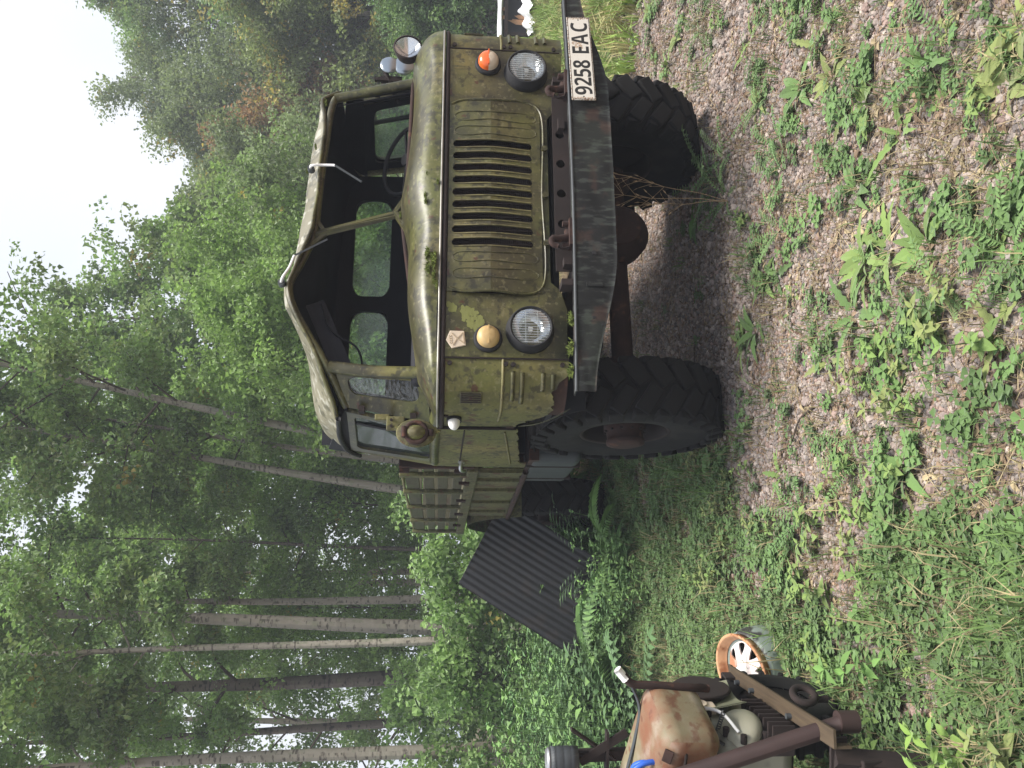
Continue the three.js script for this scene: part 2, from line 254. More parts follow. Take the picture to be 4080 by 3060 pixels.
// corner panels wrapping to the doors, with rusted lower edge on the picture's left
for (const s of [-1, 1]) {
  const cp = tk('corner_panel', shell((u, v) => {
    const a = .842 + u * .56, [x, z] = nose(s * a); let yb = .995 + .0 * a; if (s < 0) { yb = 1.0 + sstep(.9, 1.0, a) * .06 + sstep(1.12, 1.4, a) * .14 + jag(a * 3, 5) * .05 * sstep(.85, .95, a); } else yb = .985;
    const y = lerp(yb, 1.575, v); return s < 0 ? [x, y, z] : [x, y, z];
  }, 56, 16, s < 0 ? -.006 : .006), s < 0 ? M.paintSide : M.paint, s < 0 ? 'rust-eaten corner panel with louvres' : undefined);
  const bd = []; for (let k = 0; k <= 16; k++) { const a = s * (.842 + k / 16 * (s < 0 ? .44 : .5)), [x, z] = nose(a); bd.push([x + s * .003, 1.302, z + .003]); }
  part('pressed_bead', tube(bd, .007, 6, 40), M.bead, cp);
  const vs = tube([[s * .846, 1.0, ZF - .008], [s * .846, 1.3, ZF - .009], [s * .846, 1.573, ZF - .01]], .004, 5, 4); part('panel_seam', vs, M.rustDark, cp);
  for (const [y, a0, a1] of [[1.257, .90, 1.045], [1.214, .905, 1.06], [1.118, .905, .99], [1.072, .91, .98]]) {
    const q = []; for (let k = 0; k <= 8; k++) { const [x, z] = nose(s * lerp(a0, a1, k / 8)); q.push([x + s * .002, y, z + .002]); } part('louvre', tube(q, .011, 7, 16), M.paint, cp);
  }
  const [vx, vz] = nose(s * 1.03), ang = s * .88; const vm = part('side_vent', rbox(.062, .10, .008, .003, 0, 0, 0), M.paint, cp); const vt = []; for (let k = 0; k < 5; k++) vt.push(box(.005, .09, .004, -.023 + k * .0115, 0, .004)); vt.forEach((g) => { const m = part('vent_slot', g, M.rustDark, cp); m.position.set(vx + s * .004, 1.445, vz + .002); m.rotation.y = ang; }); vm.position.set(vx + s * .004, 1.445, vz + .002); vm.rotation.y = ang;
  const [mx, mz] = nose(s * 1.24); const mk = grp('marker_lamp', truck); mk.position.set(mx, 1.517, mz); mk.rotation.set(0, s * 1.3, 0);
  part('lamp_base', cyl(.036, .036, .024, 20, 0, 0, .01, 'z'), M.black, mk); const dm = new THREE.SphereGeometry(.029, 20, 12); dm.scale(1, 1, 1.5); dm.translate(0, 0, .024); part('lamp_dome', dm, M.white, mk);
  for (const [a, y] of [[.87, 1.545], [.87, 1.29], [.872, 1.255], [1.2, 1.555], [.87, 1.03]]) { const [x, z] = nose(s * a); part('bolt', cyl(.011, .011, .012, 8, x, y, z + .004, 'z'), M.rustDark, cp); }
}
// rusted strip, torn wheel-arch flap and lower sill of the picture's left corner
tk('rusty_sill', shell((u, v) => { const [x, z] = nose(-(.83 + u * .34)); return [x + .012, 1.0 + .085 * v + jag(u * 2 + v * .3, 9) * .03 * v, z - .02]; }, 30, 6, .006), M.rust);
tk('torn_arch_flap', shell((u, v) => { const t = u; const w = .05 * (1 - .5 * t) * (1 + jag(t * 3, 12)); return [-1.035 - .02 * Math.sin(t * 3) + v * .012, lerp(1.19, 1.0, t) - v * w, lerp(.40, .70, t) + v * w * .5]; }, 20, 5, .005), M.paint);
tk('torn_rust_edge', shell((u, v) => [-1.046, lerp(1.22, 1.10, u) + v * (.03 + jag(u * 3, 14) * .12), lerp(.46, -.40, u)], 60, 3, .004), M.rust);
// belt: dark gap, bright trim strip and flange below the bonnet
{
  const q = [], q2 = []; for (let k = -40; k <= 40; k++) { const [x, z] = nose(k / 40 * 1.40); q.push([x * 1.008, YB + .012, z + .012]); q2.push([x * 1.004, YB - .008, z + .002]); }
  tk('belt_trim', tube(q, .0055, 6, 120), M.trim); tk('belt_flange', tube(q2, .012, 6, 120), M.rustDark);
}
// bonnet ledge up to the windscreen base, buckled towards the picture's left
const innerU = (u) => { const s = Math.sign(u), a = Math.abs(u); return a <= .84 ? [u * .86 / .84, .565] : [s * lerp(.86, .985, (a - .84) / .57), lerp(.565, .36, (a - .84) / .57)]; };
const hoodTop = (u) => 1.768 + .03 * gauss(u - .05, .16) - .075 * sstep(-.25, -.85, u) - .06 * sstep(-.85, -1.3, u) - .05 * sstep(.86, 1.35, u) + .012 * Math.sin(u * 7);
tk('bonnet', shell((a, t) => {
  const u = (a * 2 - 1) * 1.41, [x0, z0] = nose(u), [x1, z1] = innerU(u), p = 1 - Math.cos(t * Math.PI / 2), q = Math.pow(Math.sin(t * Math.PI / 2), .85);
  const dent = .018 * gauss(u + .55, .22) * Math.sin(t * Math.PI) - .012 * gauss(u - .7, .15) * Math.sin(t * Math.PI) + (fbm(u / 6 + .5, t / 6, 18, 2, 4) - .5) * .012;
  return [lerp(x0 * 1.006, x1, p), lerp(YB + .018, hoodTop(u), q) + dent, lerp(z0 + .012, z1, p) + dent];
}, 110, 14, .005), M.paint, 'weathered bonnet ledge bent under the windscreen');
// pressed triangle and rectangle embossings
const cowl = grp('cowl_vent', truck);
part('vent_lid', rbox(.20, .006, .075, .003, .02, 1.752, .665, .42), M.paint, cowl); part('vent_lid', rbox(.09, .006, .05, .003, .36, 1.742, .675, .42), M.paint, cowl);
// cab frame: posts and header bent with the roof
const hdr = [[.93, 2.13, .33], [.82, 2.20, .455], [.5, 2.235, .465], [.2, 2.25, .465], [-.03, 2.262, .465], [-.2, 2.315, .475], [-.33, 2.362, .49], [-.43, 2.345, .49], [-.6, 2.25, .475], [-.74, 2.16, .455], [-.93, 2.06, .33]];
tk('windscreen_header', tube(hdr, .020, 8, 60), M.paint, 'bent windscreen header');
tk('windscreen_post', [tube([[.885, 1.75, .55], [.855, 1.97, .505], [.825, 2.2, .455]], .026, 10, 8)], M.paint);
tk('windscreen_post', [tube([[-.805, 1.66, .535], [-.79, 1.9, .49], [-.755, 2.14, .445]], .033, 10, 8)], M.paint);
tk('centre_post', [bar([.055, 1.80, .575], [-.03, 2.25, .47], .034, .03), bar([.035, 1.80, .59], [-.03, 2.25, .487], .008, .012), bar([.056, 1.84, .575], [.15, 1.775, .60], .03, .022), bar([.056, 1.84, .575], [-.07, 1.765, .60], .03, .022), bar([-.03, 2.2, .48], [.05, 2.25, .47], .02, .02), bar([-.03, 2.2, .48], [-.1, 2.27, .48], .02, .02)], M.paint, 'tilted centre post of the missing windscreen');
tk('windscreen_sill', tube([[.885, 1.765, .56], [.5, 1.772, .57], [.15, 1.785, .572], [.05, 1.80, .572], [-.08, 1.785, .572], [-.3, 1.755, .57], [-.55, 1.72, .56], [-.8, 1.68, .54]], .013, 6, 50), M.rust);
// A pillar panels with the narrow corner windows, then the doors
for (const s of [-1, 1]) {
  const lo = s < 0 ? 1.63 : 1.69, hi = s < 0 ? 2.085 : 2.155;
  let q = s < 0 ? [[-1.00, lo, .34], [-.79, lo + .03, .53], [-.755, hi + .03, .45], [-.925, hi - .03, .33]] : [[.87, lo + .05, .55], [1.00, lo, .34], [.925, hi - .03, .33], [.815, hi + .03, .455]];
  const h = s < 0 ? [.36, .10, .80, .90, .045] : [.30, .12, .62, .80, .015];
  const pl = tk('corner_pillar', quadPanel(...q, { holes: [h], t: .014 }), M.paint);
  const gq = sub4(...q, h[0], h[1], h[2], h[3]); {
    const [A, B, C, D] = gq.map((p) => V(...p)), qq = mulberry(88), NV = V().crossVectors(B.clone().sub(A), D.clone().sub(A)).normalize(), gr = []; const nu = 7, nv = 34; for (let j = 0; j <= nv; j++) for (let i = 0; i <= nu; i++) { const e = (i > 0 && i < nu && j > 0 && j < nv) ? 1 : 0, u = (i + e * (qq() - .5) * .9) / nu, v = (j + e * (qq() - .5) * .9) / nv; gr.push(A.clone().lerp(B, u).lerp(D.clone().lerp(C, u), v).addScaledVector(NV, .005 + e * (qq() - .5) * .008)); }
    const ps = []; for (let j = 0; j < nv; j++) for (let i = 0; i < nu; i++) { const k = j * (nu + 1) + i, t = qq() < .5 ? [k, k + 1, k + nu + 2, k, k + nu + 2, k + nu + 1] : [k, k + 1, k + nu + 1, k + 1, k + nu + 2, k + nu + 1]; for (const x of t) ps.push(gr[x].x, gr[x].y, gr[x].z); }
    const cg = new THREE.BufferGeometry(); cg.setAttribute('position', new THREE.Float32BufferAttribute(ps, 3)); cg.computeVertexNormals();
    part('corner_window', s < 0 ? boxUV(cg) : quadPanel(...gq, { t: .004 }), s < 0 ? M.crackGlass : M.dustyGlass, pl, s < 0 ? 'shattered corner window' : undefined);
  }
  const c = gq.map((p) => V(...p)), m = (i, j) => c[i].clone().lerp(c[j], .5).toArray(); part('window_seal', tube([c[0], m(0, 1), c[1], m(1, 2), c[2], m(2, 3), c[3], m(3, 0)].map((p) => p.toArray ? p.toArray() : p), .009, 6, 60, true), M.black, pl);
  for (const [hx, hy] of [[.985, 1.72], [.95, 1.98]]) part('pillar_hinge', box(.03, .03, .05, s * hx, hy, .36), M.rustDark, pl);
  // door
  const dr = grp('door', truck), o = (u, v) => [u, v];
  const ol = [[0, 0]]; if (s < 0) for (let k = 1; k < 24; k++) ol.push([k / 24, .03 * (fbm(k / 24, .2, 20, 3, 71) - .3) + (k % 5 === 2 ? .02 : 0)]); ol.push([1, 0], [1, 1], [0, 1]);
  const a = [s * 1.05, 1.10, -.42], b = [s * 1.05, 1.19, .40], c2 = [s * 1.05, 1.60, .40], d = [s * 1.05, 1.60, -.42];
  part('door_skin', s < 0 ? quadPanel(a, b, c2, d, { outline: ol, t: .008 }) : quadPanel(b, a, d, c2, { t: .008 }), M.paintSide, dr);
  const wa = [s * 1.035, 1.60, -.42], wb = [s * 1.035, 1.60, .34], wc = [s * .925, 2.06, .30], wd = [s * .96, 2.11, -.44];
  const wq = s < 0 ? [wa, wb, wc, wd] : [wb, wa, wd, wc], hh = s < 0 ? [.09, .07, .93, .92, .05] : [.09, .10, .90, .88, .05];
  part('window_frame', quadPanel(...wq, { holes: [hh], t: .022 }), M.paint, dr);
  part('window_glass', quadPanel(...sub4(...wq, ...hh.slice(0, 4)), { t: .004 }), s < 0 ? M.doorGlass : M.dustyGlass, dr);
  const gq2 = sub4(...wq, ...hh.slice(0, 4)).map((p) => V(...p)), mm = (i, j, t = .5) => gq2[i].clone().lerp(gq2[j], t);
  part('window_seal', tube([mm(0, 1, .08), mm(0, 1, .92), mm(1, 2, .08), mm(1, 2, .92), mm(2, 3, .08), mm(2, 3, .92), mm(3, 0, .08), mm(3, 0, .92)], .011, 6, 70, true), M.black, dr);
  const f = s < 0 ? .74 : .27; part('vent_divider', bar(mm(0, 1, f), mm(3, 2, f), .02, .024), M.black, dr);
  { const iq = wq.map(([x, y, z]) => [x - s * .03, y, z]); part('frame_shade_sheet', quadPanel(...iq, { holes: [hh], t: .006 }), M.cabShade, dr); part('door_shade_sheet', quadPanel(...[a, b, c2, d].map(([x, y, z]) => [x - s * .05, y + .02, z]), { t: .01 }), M.cabShade, dr); part('pillar_shade_sheet', quadPanel(...q.map(([x, y, z]) => [x - s * .02, y, z - .03]), { holes: [h], t: .006 }), M.cabShade, dr); }  // dark sheets added inside door and pillar to paint in the cab shade
  part('shoulder', tube([[s * 1.05, 1.605, .38], [s * 1.05, 1.612, 0], [s * 1.05, 1.615, -.42]], .028, 8, 12), M.paint, dr);
  part('door_crease', tube([[s * 1.058, 1.46, .39], [s * 1.058, 1.462, 0], [s * 1.058, 1.464, -.41]], .005, 5, 6), M.rustDark, dr);
  part('lower_crease', tube([[s * 1.06, 1.255, .37], [s * 1.06, 1.21, 0], [s * 1.06, 1.16, -.41]], .006, 5, 6), M.bead, dr);
  part('front_gap', bar([s * 1.052, 1.2, .405], [s * 1.052, 1.60, .405], .012, .008), M.rustDark, dr);
  part('door_handle', [tube([[s * 1.055, 1.455, -.36], [s * 1.10, 1.46, -.36], [s * 1.105, 1.45, -.42], [s * 1.09, 1.43, -.50]], .011, 8, 20), cyl(.02, .02, .02, 12, s * 1.06, 1.455, -.36, 'x')], M.steel, dr);
  tk('roof_side_rail', quadPanel(...(s < 0 ? [[-.962, 2.105, -.55], [-.928, 2.055, .32], [-.935, 2.07, .32], [-.94, 2.26, -.55]] : [[.925, 2.06, .32], [.955, 2.11, -.55], [.93, 2.29, -.55], [.915, 2.16, .32]]), { t: .012 }), M.cabShade);
  // side of the cab behind the door
  tk('cab_side', quadPanel(...(s < 0 ? [[-1.045, 1.06, -.55], [-1.045, 1.06, -.425], [-1.04, 1.62, -.425], [-1.04, 1.62, -.55]] : [[1.045, 1.06, -.425], [1.045, 1.06, -.55], [1.04, 1.62, -.55], [1.04, 1.62, -.425]]), { t: .01 }), M.paintSide);
  tk('cab_side', quadPanel(...(s < 0 ? [[-1.036, 1.62, -.55], [-1.036, 1.62, -.445], [-.96, 2.12, -.455], [-.95, 2.14, -.55]] : [[1.036, 1.62, -.445], [1.036, 1.62, -.55], [.95, 2.14, -.55], [.96, 2.12, -.455]]), { t: .01 }), M.paintSide);
}
// rear wall with two windows, coloured dark for the cab shade, floor, dashboard, seats, steering
{
  const hs = [[.098, .712, .472, .898, .05], [.528, .712, .902, .898, .05]], q = [[-.97, 1.02, -.535], [.97, 1.02, -.535], [.93, 2.30, -.535], [-.93, 2.30, -.535]];
  const rw = tk('rear_wall', quadPanel(...q, { holes: hs.map(([a, b, c, d, r]) => [a, b, c, d, r]), t: .02 }), M.cabShade);
  for (const [a, b, c, d] of hs) { const g4 = sub4(...q, a, b, c, d); part('rear_window', quadPanel(...g4, { t: .004 }), M.dustyGlass, rw); const c4 = g4.map((p) => V(...p)), mm = (i, j, t) => c4[i].clone().lerp(c4[j], t); part('window_seal', tube([mm(0, 1, .08), mm(0, 1, .92), mm(1, 2, .2), mm(1, 2, .8), mm(2, 3, .08), mm(2, 3, .92), mm(3, 0, .2), mm(3, 0, .8)], .009, 6, 60, true), M.black, rw); }
  tk('cab_floor', box(1.96, .03, 1.30, 0, 1.03, .12), M.black);
  tk('engine_cover', rbox(.62, .50, .95, .06, 0, 1.31, .0), M.cabShade);
  tk('dashboard', rbox(1.72, .16, .14, .04, 0, 1.655, .47), M.cabShade);
  for (const s of [-1, 1]) { const st = grp('seat', truck); part('cushion', rbox(.5, .14, .5, .05, s * .6, 1.36, -.12), M.cabShade, st); part('backrest', rbox(.48, .42, .12, .05, s * .6, 1.56, -.42, -.1), M.cabShade, st); }
  const sw = grp('steering_wheel', truck); sw.position.set(.53, 1.80, .33); sw.rotation.set(-.85, 0, 0);
  const tor = new THREE.TorusGeometry(.205, .0125, 10, 48); part('wheel_rim', tor, M.black, sw); part('wheel_hub', cyl(.035, .045, .05, 16, 0, 0, -.01, 'z'), M.black, sw);
  part('wheel_spoke', [bar([0, 0, 0], [.2, .02, 0], .012, .012), bar([0, 0, 0], [-.2, .02, 0], .012, .012), bar([0, 0, 0], [0, -.2, 0], .012, .012)], M.black, sw);
  tk('steering_column', tube([[.53, 1.79, .34], [.53, 1.5, .6], [.53, 1.1, .8]], .022, 8, 8), M.black);
}
// roof: rear dome still round, front buckled into a ridge and crushed on the picture's left
{
  const E = hdr.map((p) => [p[0], p[1]]).reverse(), frontY = (x) => { if (x <= E[0][0]) return E[0][1]; for (let i = 1; i < E.length; i++) if (x <= E[i][0]) return lerp(E[i - 1][1], E[i][1], (x - E[i - 1][0]) / (E[i][0] - E[i - 1][0])); return E[E.length - 1][1]; };
  const y = (x, z) => {
    const a = Math.abs(x) / .98, b = (z + .56) / 1.06; const N = 2.345 - .05 * a * a - .10 * Math.pow(a, 10) - .07 * Math.pow(1 - clamp(b * 3.2), 3);
    const k = sstep(-.28, .42, z - .1 * sstep(.2, -.8, x)), F = frontY(x) + .022 + .062 * sstep(.53, .40, z) * (.35 + .65 * sstep(-.25, .0, x)); return lerp(N, F, k) + (fbm(x / 5 + .5, z / 5 + .5, 30, 3, 9) - .5) * .022 * k - .02 * sstep(.42, .52, z) - .04 * sstep(.93, 1, a) * (1 - k);
  };
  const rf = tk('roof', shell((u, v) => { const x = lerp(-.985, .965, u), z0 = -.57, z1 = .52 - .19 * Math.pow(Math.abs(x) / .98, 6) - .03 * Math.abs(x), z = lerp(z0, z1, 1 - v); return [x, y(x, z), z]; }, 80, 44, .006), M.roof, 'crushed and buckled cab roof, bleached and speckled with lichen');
  part('roof_shade_sheet', shell((u, v) => { const x = lerp(-.95, .93, u), z = lerp(-.52, .46 - .19 * Math.pow(Math.abs(x) / .98, 6), 1 - v); return [x, y(x, z) - .028, z]; }, 30, 18, .006), M.cabShade, rf);  // dark sheet added under the roof, shade put into its colour
  part('hanging_lining', [bar([-.35, 2.26, .3], [-.80, 2.06, .38], .012, .10), tube([[-.38, 2.22, .36], [-.52, 2.16, .34], [-.62, 2.02, .36], [-.74, 1.98, .36]], .006, 5, 16)], M.cabShade, rf);
  const gut = []; for (let k = 0; k <= 30; k++) { const x = lerp(-.985, .965, k / 30), z = .525 - .19 * Math.pow(Math.abs(x) / .98, 6) - .03 * Math.abs(x); gut.push([x, y(x, z - .01) - .004, z]); } part('rain_gutter', tube(gut, .011, 6, 90), M.paint, rf);
  const sg = []; for (let k = 0; k <= 12; k++) { const z = lerp(.32, -.56, k / 12); sg.push([-.99, y(-.985, z) - .01, z]); } part('rain_gutter', tube(sg, .014, 6, 40), M.black, rf);
  for (const [bx, by, bz, ex, ey, ez, tx2, ty, tz2] of [[.33, 2.275, .54, .317, 2.16, .585, .215, 2.015, .60], [-.334, 2.378, .535, -.20, 2.335, .56, -.123, 2.17, .60]]) {
    const w = grp('wiper', truck); part('wiper_arm', tube([[bx, by + .02, bz - .01], [bx - .01 * Math.sign(bx - ex), by + .005, bz + .03], [(bx + ex) / 2, (by + ey) / 2, (bz + ez) / 2 + .01], [ex, ey, ez]], .0075, 6, 20), M.white, w); part('wiper_blade', bar([ex, ey, ez], [tx2, ty, tz2], .007, .009), M.greyMetal, w); part('wiper_pivot', cyl(.018, .02, .03, 12, bx, by + .018, bz - .02, 'z'), M.greyMetal, w);
  }
}
// head lamps, turn lamps, emblem
for (const s of [-1, 1]) {
  const L = grp('headlight', truck); L.position.set(s * .708, 1.178, ZF - .015);
  const rim = lathe([[.088, .058], [.093, .070], [.100, .066], [.108, .03], [.114, 0], [.08, 0]], 40); rim.rotateX(Math.PI / 2); part('lamp_rim', rim, M.black, L);
  const refl = lathe([[.001, -.01], [.04, .0], [.07, .02], [.09, .055]], 32); refl.rotateX(Math.PI / 2); part('reflector', refl, M.chrome, L); part('bulb', cyl(.012, .012, .03, 12, 0, 0, .02, 'z'), M.white, L);
  const ln = lathe([[.001, .078], [.03, .076], [.06, .07], [.09, .058]], 32); ln.rotateX(Math.PI / 2); part('lens', ln, M.lens, L);
  const fl = []; for (let k = -6; k <= 6; k++) { const h = Math.sqrt(.0078 - (k * .0125) ** 2); fl.push(bar([k * .0125, -h, .062], [k * .0125, h, .062], .0035, .005, V(0, 0, 1))); } for (const yy of [-.03, .025]) fl.push(bar([-.078, yy, .063], [.078, yy, .063], .003, .004, V(0, 0, 1))); part('lens_flutes', fl, M.flute, L);
  const T = grp('turn_lamp', truck); T.position.set(s * .752, 1.372, ZF - .018);
  part('lamp_base', (() => { const g = lathe([[.001, 0], [.068, 0], [.066, .02], [.058, .03], [.001, .03]], 28); g.rotateX(Math.PI / 2); return g; })(), M.black, T);
  const dome = (a0, a1) => { const g = new THREE.LatheGeometry([[.052, .026], [.051, .05], [.042, .066], [.025, .075], [.001, .077]].map((p) => new THREE.Vector2(...p)), 24, a0, a1); g.rotateX(Math.PI / 2); return g; };
  part('upper_lens', dome(Math.PI / 2, Math.PI), s > 0 ? M.orange : M.beige, T); part('lower_lens', dome(-Math.PI / 2, Math.PI), s > 0 ? M.cream : M.beige, T);
  part('lens_bar', box(.088, .006, .012, 0, 0, .070), s > 0 ? M.orange : M.beige, T);
}
{
  const e = grp('emblem', truck); e.position.set(-.757, 1.517, ZF - .014); e.rotation.z = .12;
  const pg = [[0, .044], [.04, .022], [.032, -.038], [-.032, -.038], [-.04, .022]]; part('badge', extr(poly(pg), .008, .003), M.cream, e);
  part('badge_relief', [bar([-.03, .018, .012], [0, -.004, .012], .004, .004), bar([.03, .018, .012], [0, -.004, .012], .004, .004), bar([0, -.004, .012], [-.026, -.034, .012], .004, .004), bar([0, -.004, .012], [.026, -.034, .012], .004, .004), bar([-.026, -.034, .012], [.026, -.034, .012], .004, .004), ...[-.016, -.005, .006, .017].map((x) => tube([[x + .003, .031, .012], [x - .003, .029, .012], [x - .003, .022, .012], [x + .003, .02, .012]], .0014, 4, 8))], std({ color: new THREE.Color(.42, .33, .22), roughness: .7 }), e);
}
// bumper, number plate, tow hooks, front cross member
{
  const bot = (x) => lerp(.81, .915, sstep(.42, 1.06, Math.abs(x))), bz = (x) => 1.155 - .075 * x * x, H = 1.05, top = (x) => 1.0;
  const bm = grp('bumper', truck);
  part('face_plate', shell((u, v) => { const x = (u * 2 - 1) * H; return [x, lerp(bot(x), top(x), v), bz(x) + (fbm(x / 4 + .5, v * .06 + .2, 24, 3, 27) - .5) * .016 * (.4 + v * (1 - v) * 3)]; }, 90, 10, .008), M.bumper, bm);
  part('top_flange', shell((u, v) => { const x = (u * 2 - 1) * H; return [x, 1.0 + .004 * Math.sin(v * 3), bz(x) - v * .075]; }, 48, 3, .007), M.bumper, bm);
  const ed = []; for (let k = 0; k <= 24; k++) { const x = (k / 12 - 1) * H; ed.push([x, 1.0, bz(x) - .003]); } part('top_edge', tube(ed, .007, 6, 60), M.greyMetal, bm);
  for (const [x, y, r] of [[.0, .966, .011], [-.425, .913, .010], [-.725, .92, .007], [-.755, .88, .007], [-.57, .935, .009], [-.575, .895, .009]]) part('bolt_hole', cyl(r, r, .004, 14, x, y, bz(x) + .001, 'z'), M.black, bm);
  part('step_plate', [rbox(.02, .075, .006, .002, -.575, .915, bz(-.57) + .004)], M.bumper, bm);
  const cv = document.createElement('canvas'); cv.width = 1024; cv.height = 240; const c = cv.getContext('2d');
  c.fillStyle = '#cfcac0'; c.fillRect(0, 0, 1024, 240); const pr = mulberry(5);
  for (let i = 0; i < 700; i++) { const e = pr() < .6, x = e ? pr() * 1024 : (pr() < .5 ? pr() * 30 : 1024 - pr() * 30), y = e ? (pr() < .6 ? pr() * 14 : 240 - pr() * 12) : pr() * 240; c.fillStyle = ['#5d3a28', '#7a5233', '#8d6a48'][i % 3]; c.globalAlpha = .5; c.beginPath(); c.arc(x, y, 1 + pr() * 5, 0, 7); c.fill(); }
  for (let i = 0; i < 90; i++) { c.fillStyle = ['#6a4026', '#8a5a34'][i % 2]; c.globalAlpha = .3; c.beginPath(); c.arc(640 + pr() * 90 - 20, 40 + pr() * 110, 2 + pr() * 7, 0, 7); c.fill(); }
  c.globalAlpha = .08; for (let i = 0; i < 500; i++) { c.fillStyle = '#4a4438'; c.fillRect(pr() * 1024, pr() * 240, 1 + pr() * 30, 1 + pr() * 3); } c.globalAlpha = 1;
  c.strokeStyle = '#24211e'; c.lineWidth = 7; c.strokeRect(9, 9, 1006, 222);
  c.fillStyle = '#1b1b1a'; c.font = 'bold 262px sans-serif'; c.textBaseline = 'middle'; c.textAlign = 'center';
  c.save(); [['9', 110], ['2', 216], ['5', 322], ['8', 428], ['E', 602], ['A', 740], ['C', 890]].forEach(([ch, x]) => { c.save(); c.translate(x, 126); c.scale(.80, .92); c.fillText(ch, 0, 0); c.restore(); }); c.restore();
  for (const x of [38, 986]) { c.beginPath(); c.arc(x, 120, 8, 0, 7); c.fill(); }
  const t = new THREE.CanvasTexture(cv); t.colorSpace = THREE.SRGBColorSpace;
  const pg = new RoundedBoxGeometry(.525, .114, .005, 2, .002); { const P = pg.attributes.position, u = pg.attributes.uv; for (let i = 0; i < P.count; i++) u.setXY(i, P.getX(i) / .525 + .5, P.getY(i) / .114 + .5); }
  const pl = part('number_plate', pg, std({ map: t, roughness: .55 }), bm, 'white number plate 9258 EAC with rusty edge'); pl.position.set(.615, .938, bz(.6) + .016); pl.rotation.set(-.04, .10, .012);
  for (const x of [.465, -.335]) { const hk = grp('tow_hook', truck); part('hook', tube([[x + .05, 1.012, 1.07], [x + .01, 1.02, 1.09], [x - .005, 1.06, 1.10], [x - .01, 1.095, 1.11], [x - .04, 1.095, 1.115], [x - .05, 1.07, 1.115]], (q) => lerp(.022, .012, q), 8, 24), M.rust, hk); part('hook_base', [box(.13, .014, .07, x + .02, 1.012, 1.10), cyl(.015, .015, .03, 6, x + .07, 1.03, 1.10), cyl(.015, .015, .03, 6, x - .035, 1.03, 1.09)], M.rust, hk); part('hook_latch', tube([[x - .05, 1.02, 1.11], [x - .06, 1.05, 1.112], [x - .045, 1.075, 1.113]], .006, 6, 10), M.rustDark, hk); }
  const S = poly([[-.47, .92], [.47, .92], [.47, 1.07], [-.47, 1.07]]); for (const x of [-.23, -.07, .09, .25]) S.holes.push(new THREE.Path().absarc(x, 1.035, .022, 0, Math.PI * 2)); const cm = extr(S, .008); cm.translate(0, 0, 1.03); tk('cross_member', cm, M.rustDark);
  for (const b of [[.03, .05, .08, -.55, 1.03, 1.06], [.035, .04, .07, -.44, 1.02, 1.05], [.06, .03, .05, .30, 1.03, 1.04], [.03, .07, .06, .55, 1.03, 1.03]]) tk('bumper_bracket', box(...b), M.rustDark);
}
// chassis, springs, axles, wheels
for (const s of [-1, 1]) { tk('frame_rail', [box(.07, .19, 5.15, s * .40, .875, -1.55)], M.rustDark); for (const z of [0, -3.3]) tk('leaf_spring', [0, 1, 2, 3].map((k) => shell((u, v) => { const t = u * 2 - 1; return [s * .44 + (v - .5) * .07, .70 + .07 * t * t - k * .016 + .02, z + t * (.62 - k * .11)]; }, 14, 1, .012)), M.rustDark); }
const axle = (z) => { const ax = grp('axle', truck); part('axle_tube', [tube([[-.72, .535, z], [-.45, .535, z], [.05, .54, z], [.3, .54, z], [.72, .535, z]], (t) => .064 + .012 * Math.sin(t * 9) * 0, 12, 24), cyl(.10, .10, .05, 20, -.56, .535, z, 'x'), cyl(.10, .10, .05, 20, .62, .535, z, 'x')], M.rust, ax); const d = new THREE.SphereGeometry(.19, 28, 18); d.scale(.95, .96, .9); d.translate(.25, .545, z + .02); part('differential', [boxUV(d), cyl(.12, .19, .1, 24, .25, .545, z + .13, 'z')], M.rust, ax); part('steering_joint', [cyl(.03, .03, .16, 10, -.60, .48, z + .04), cyl(.03, .03, .16, 10, .66, .48, z + .04)], M.rustDark, ax); };
axle(0); axle(-3.3);
const lugGeo = (() => { const a = []; const g = rbox(.032, .058, .150, .008); g.rotateY(0); const mk = (w, sgn) => { const q = rbox(.155, .040, .084, .010); q.rotateY(sgn * .6); q.translate(sgn * .074, .526, 0); const s2 = rbox(.040, .085, .074, .010); s2.rotateZ(sgn * .22); s2.translate(sgn * .147, .488, -.046); return merge([q, s2]); }; return [mk(0, -1), mk(0, 1)]; })();
const tyreProf = [[.245, -.115], [.26, -.128], [.31, -.140], [.40, -.152], [.46, -.150], [.505, -.135], [.520, -.10], [.523, 0], [.520, .10], [.505, .135], [.46, .150], [.40, .152], [.31, .140], [.26, .128], [.245, .115]];
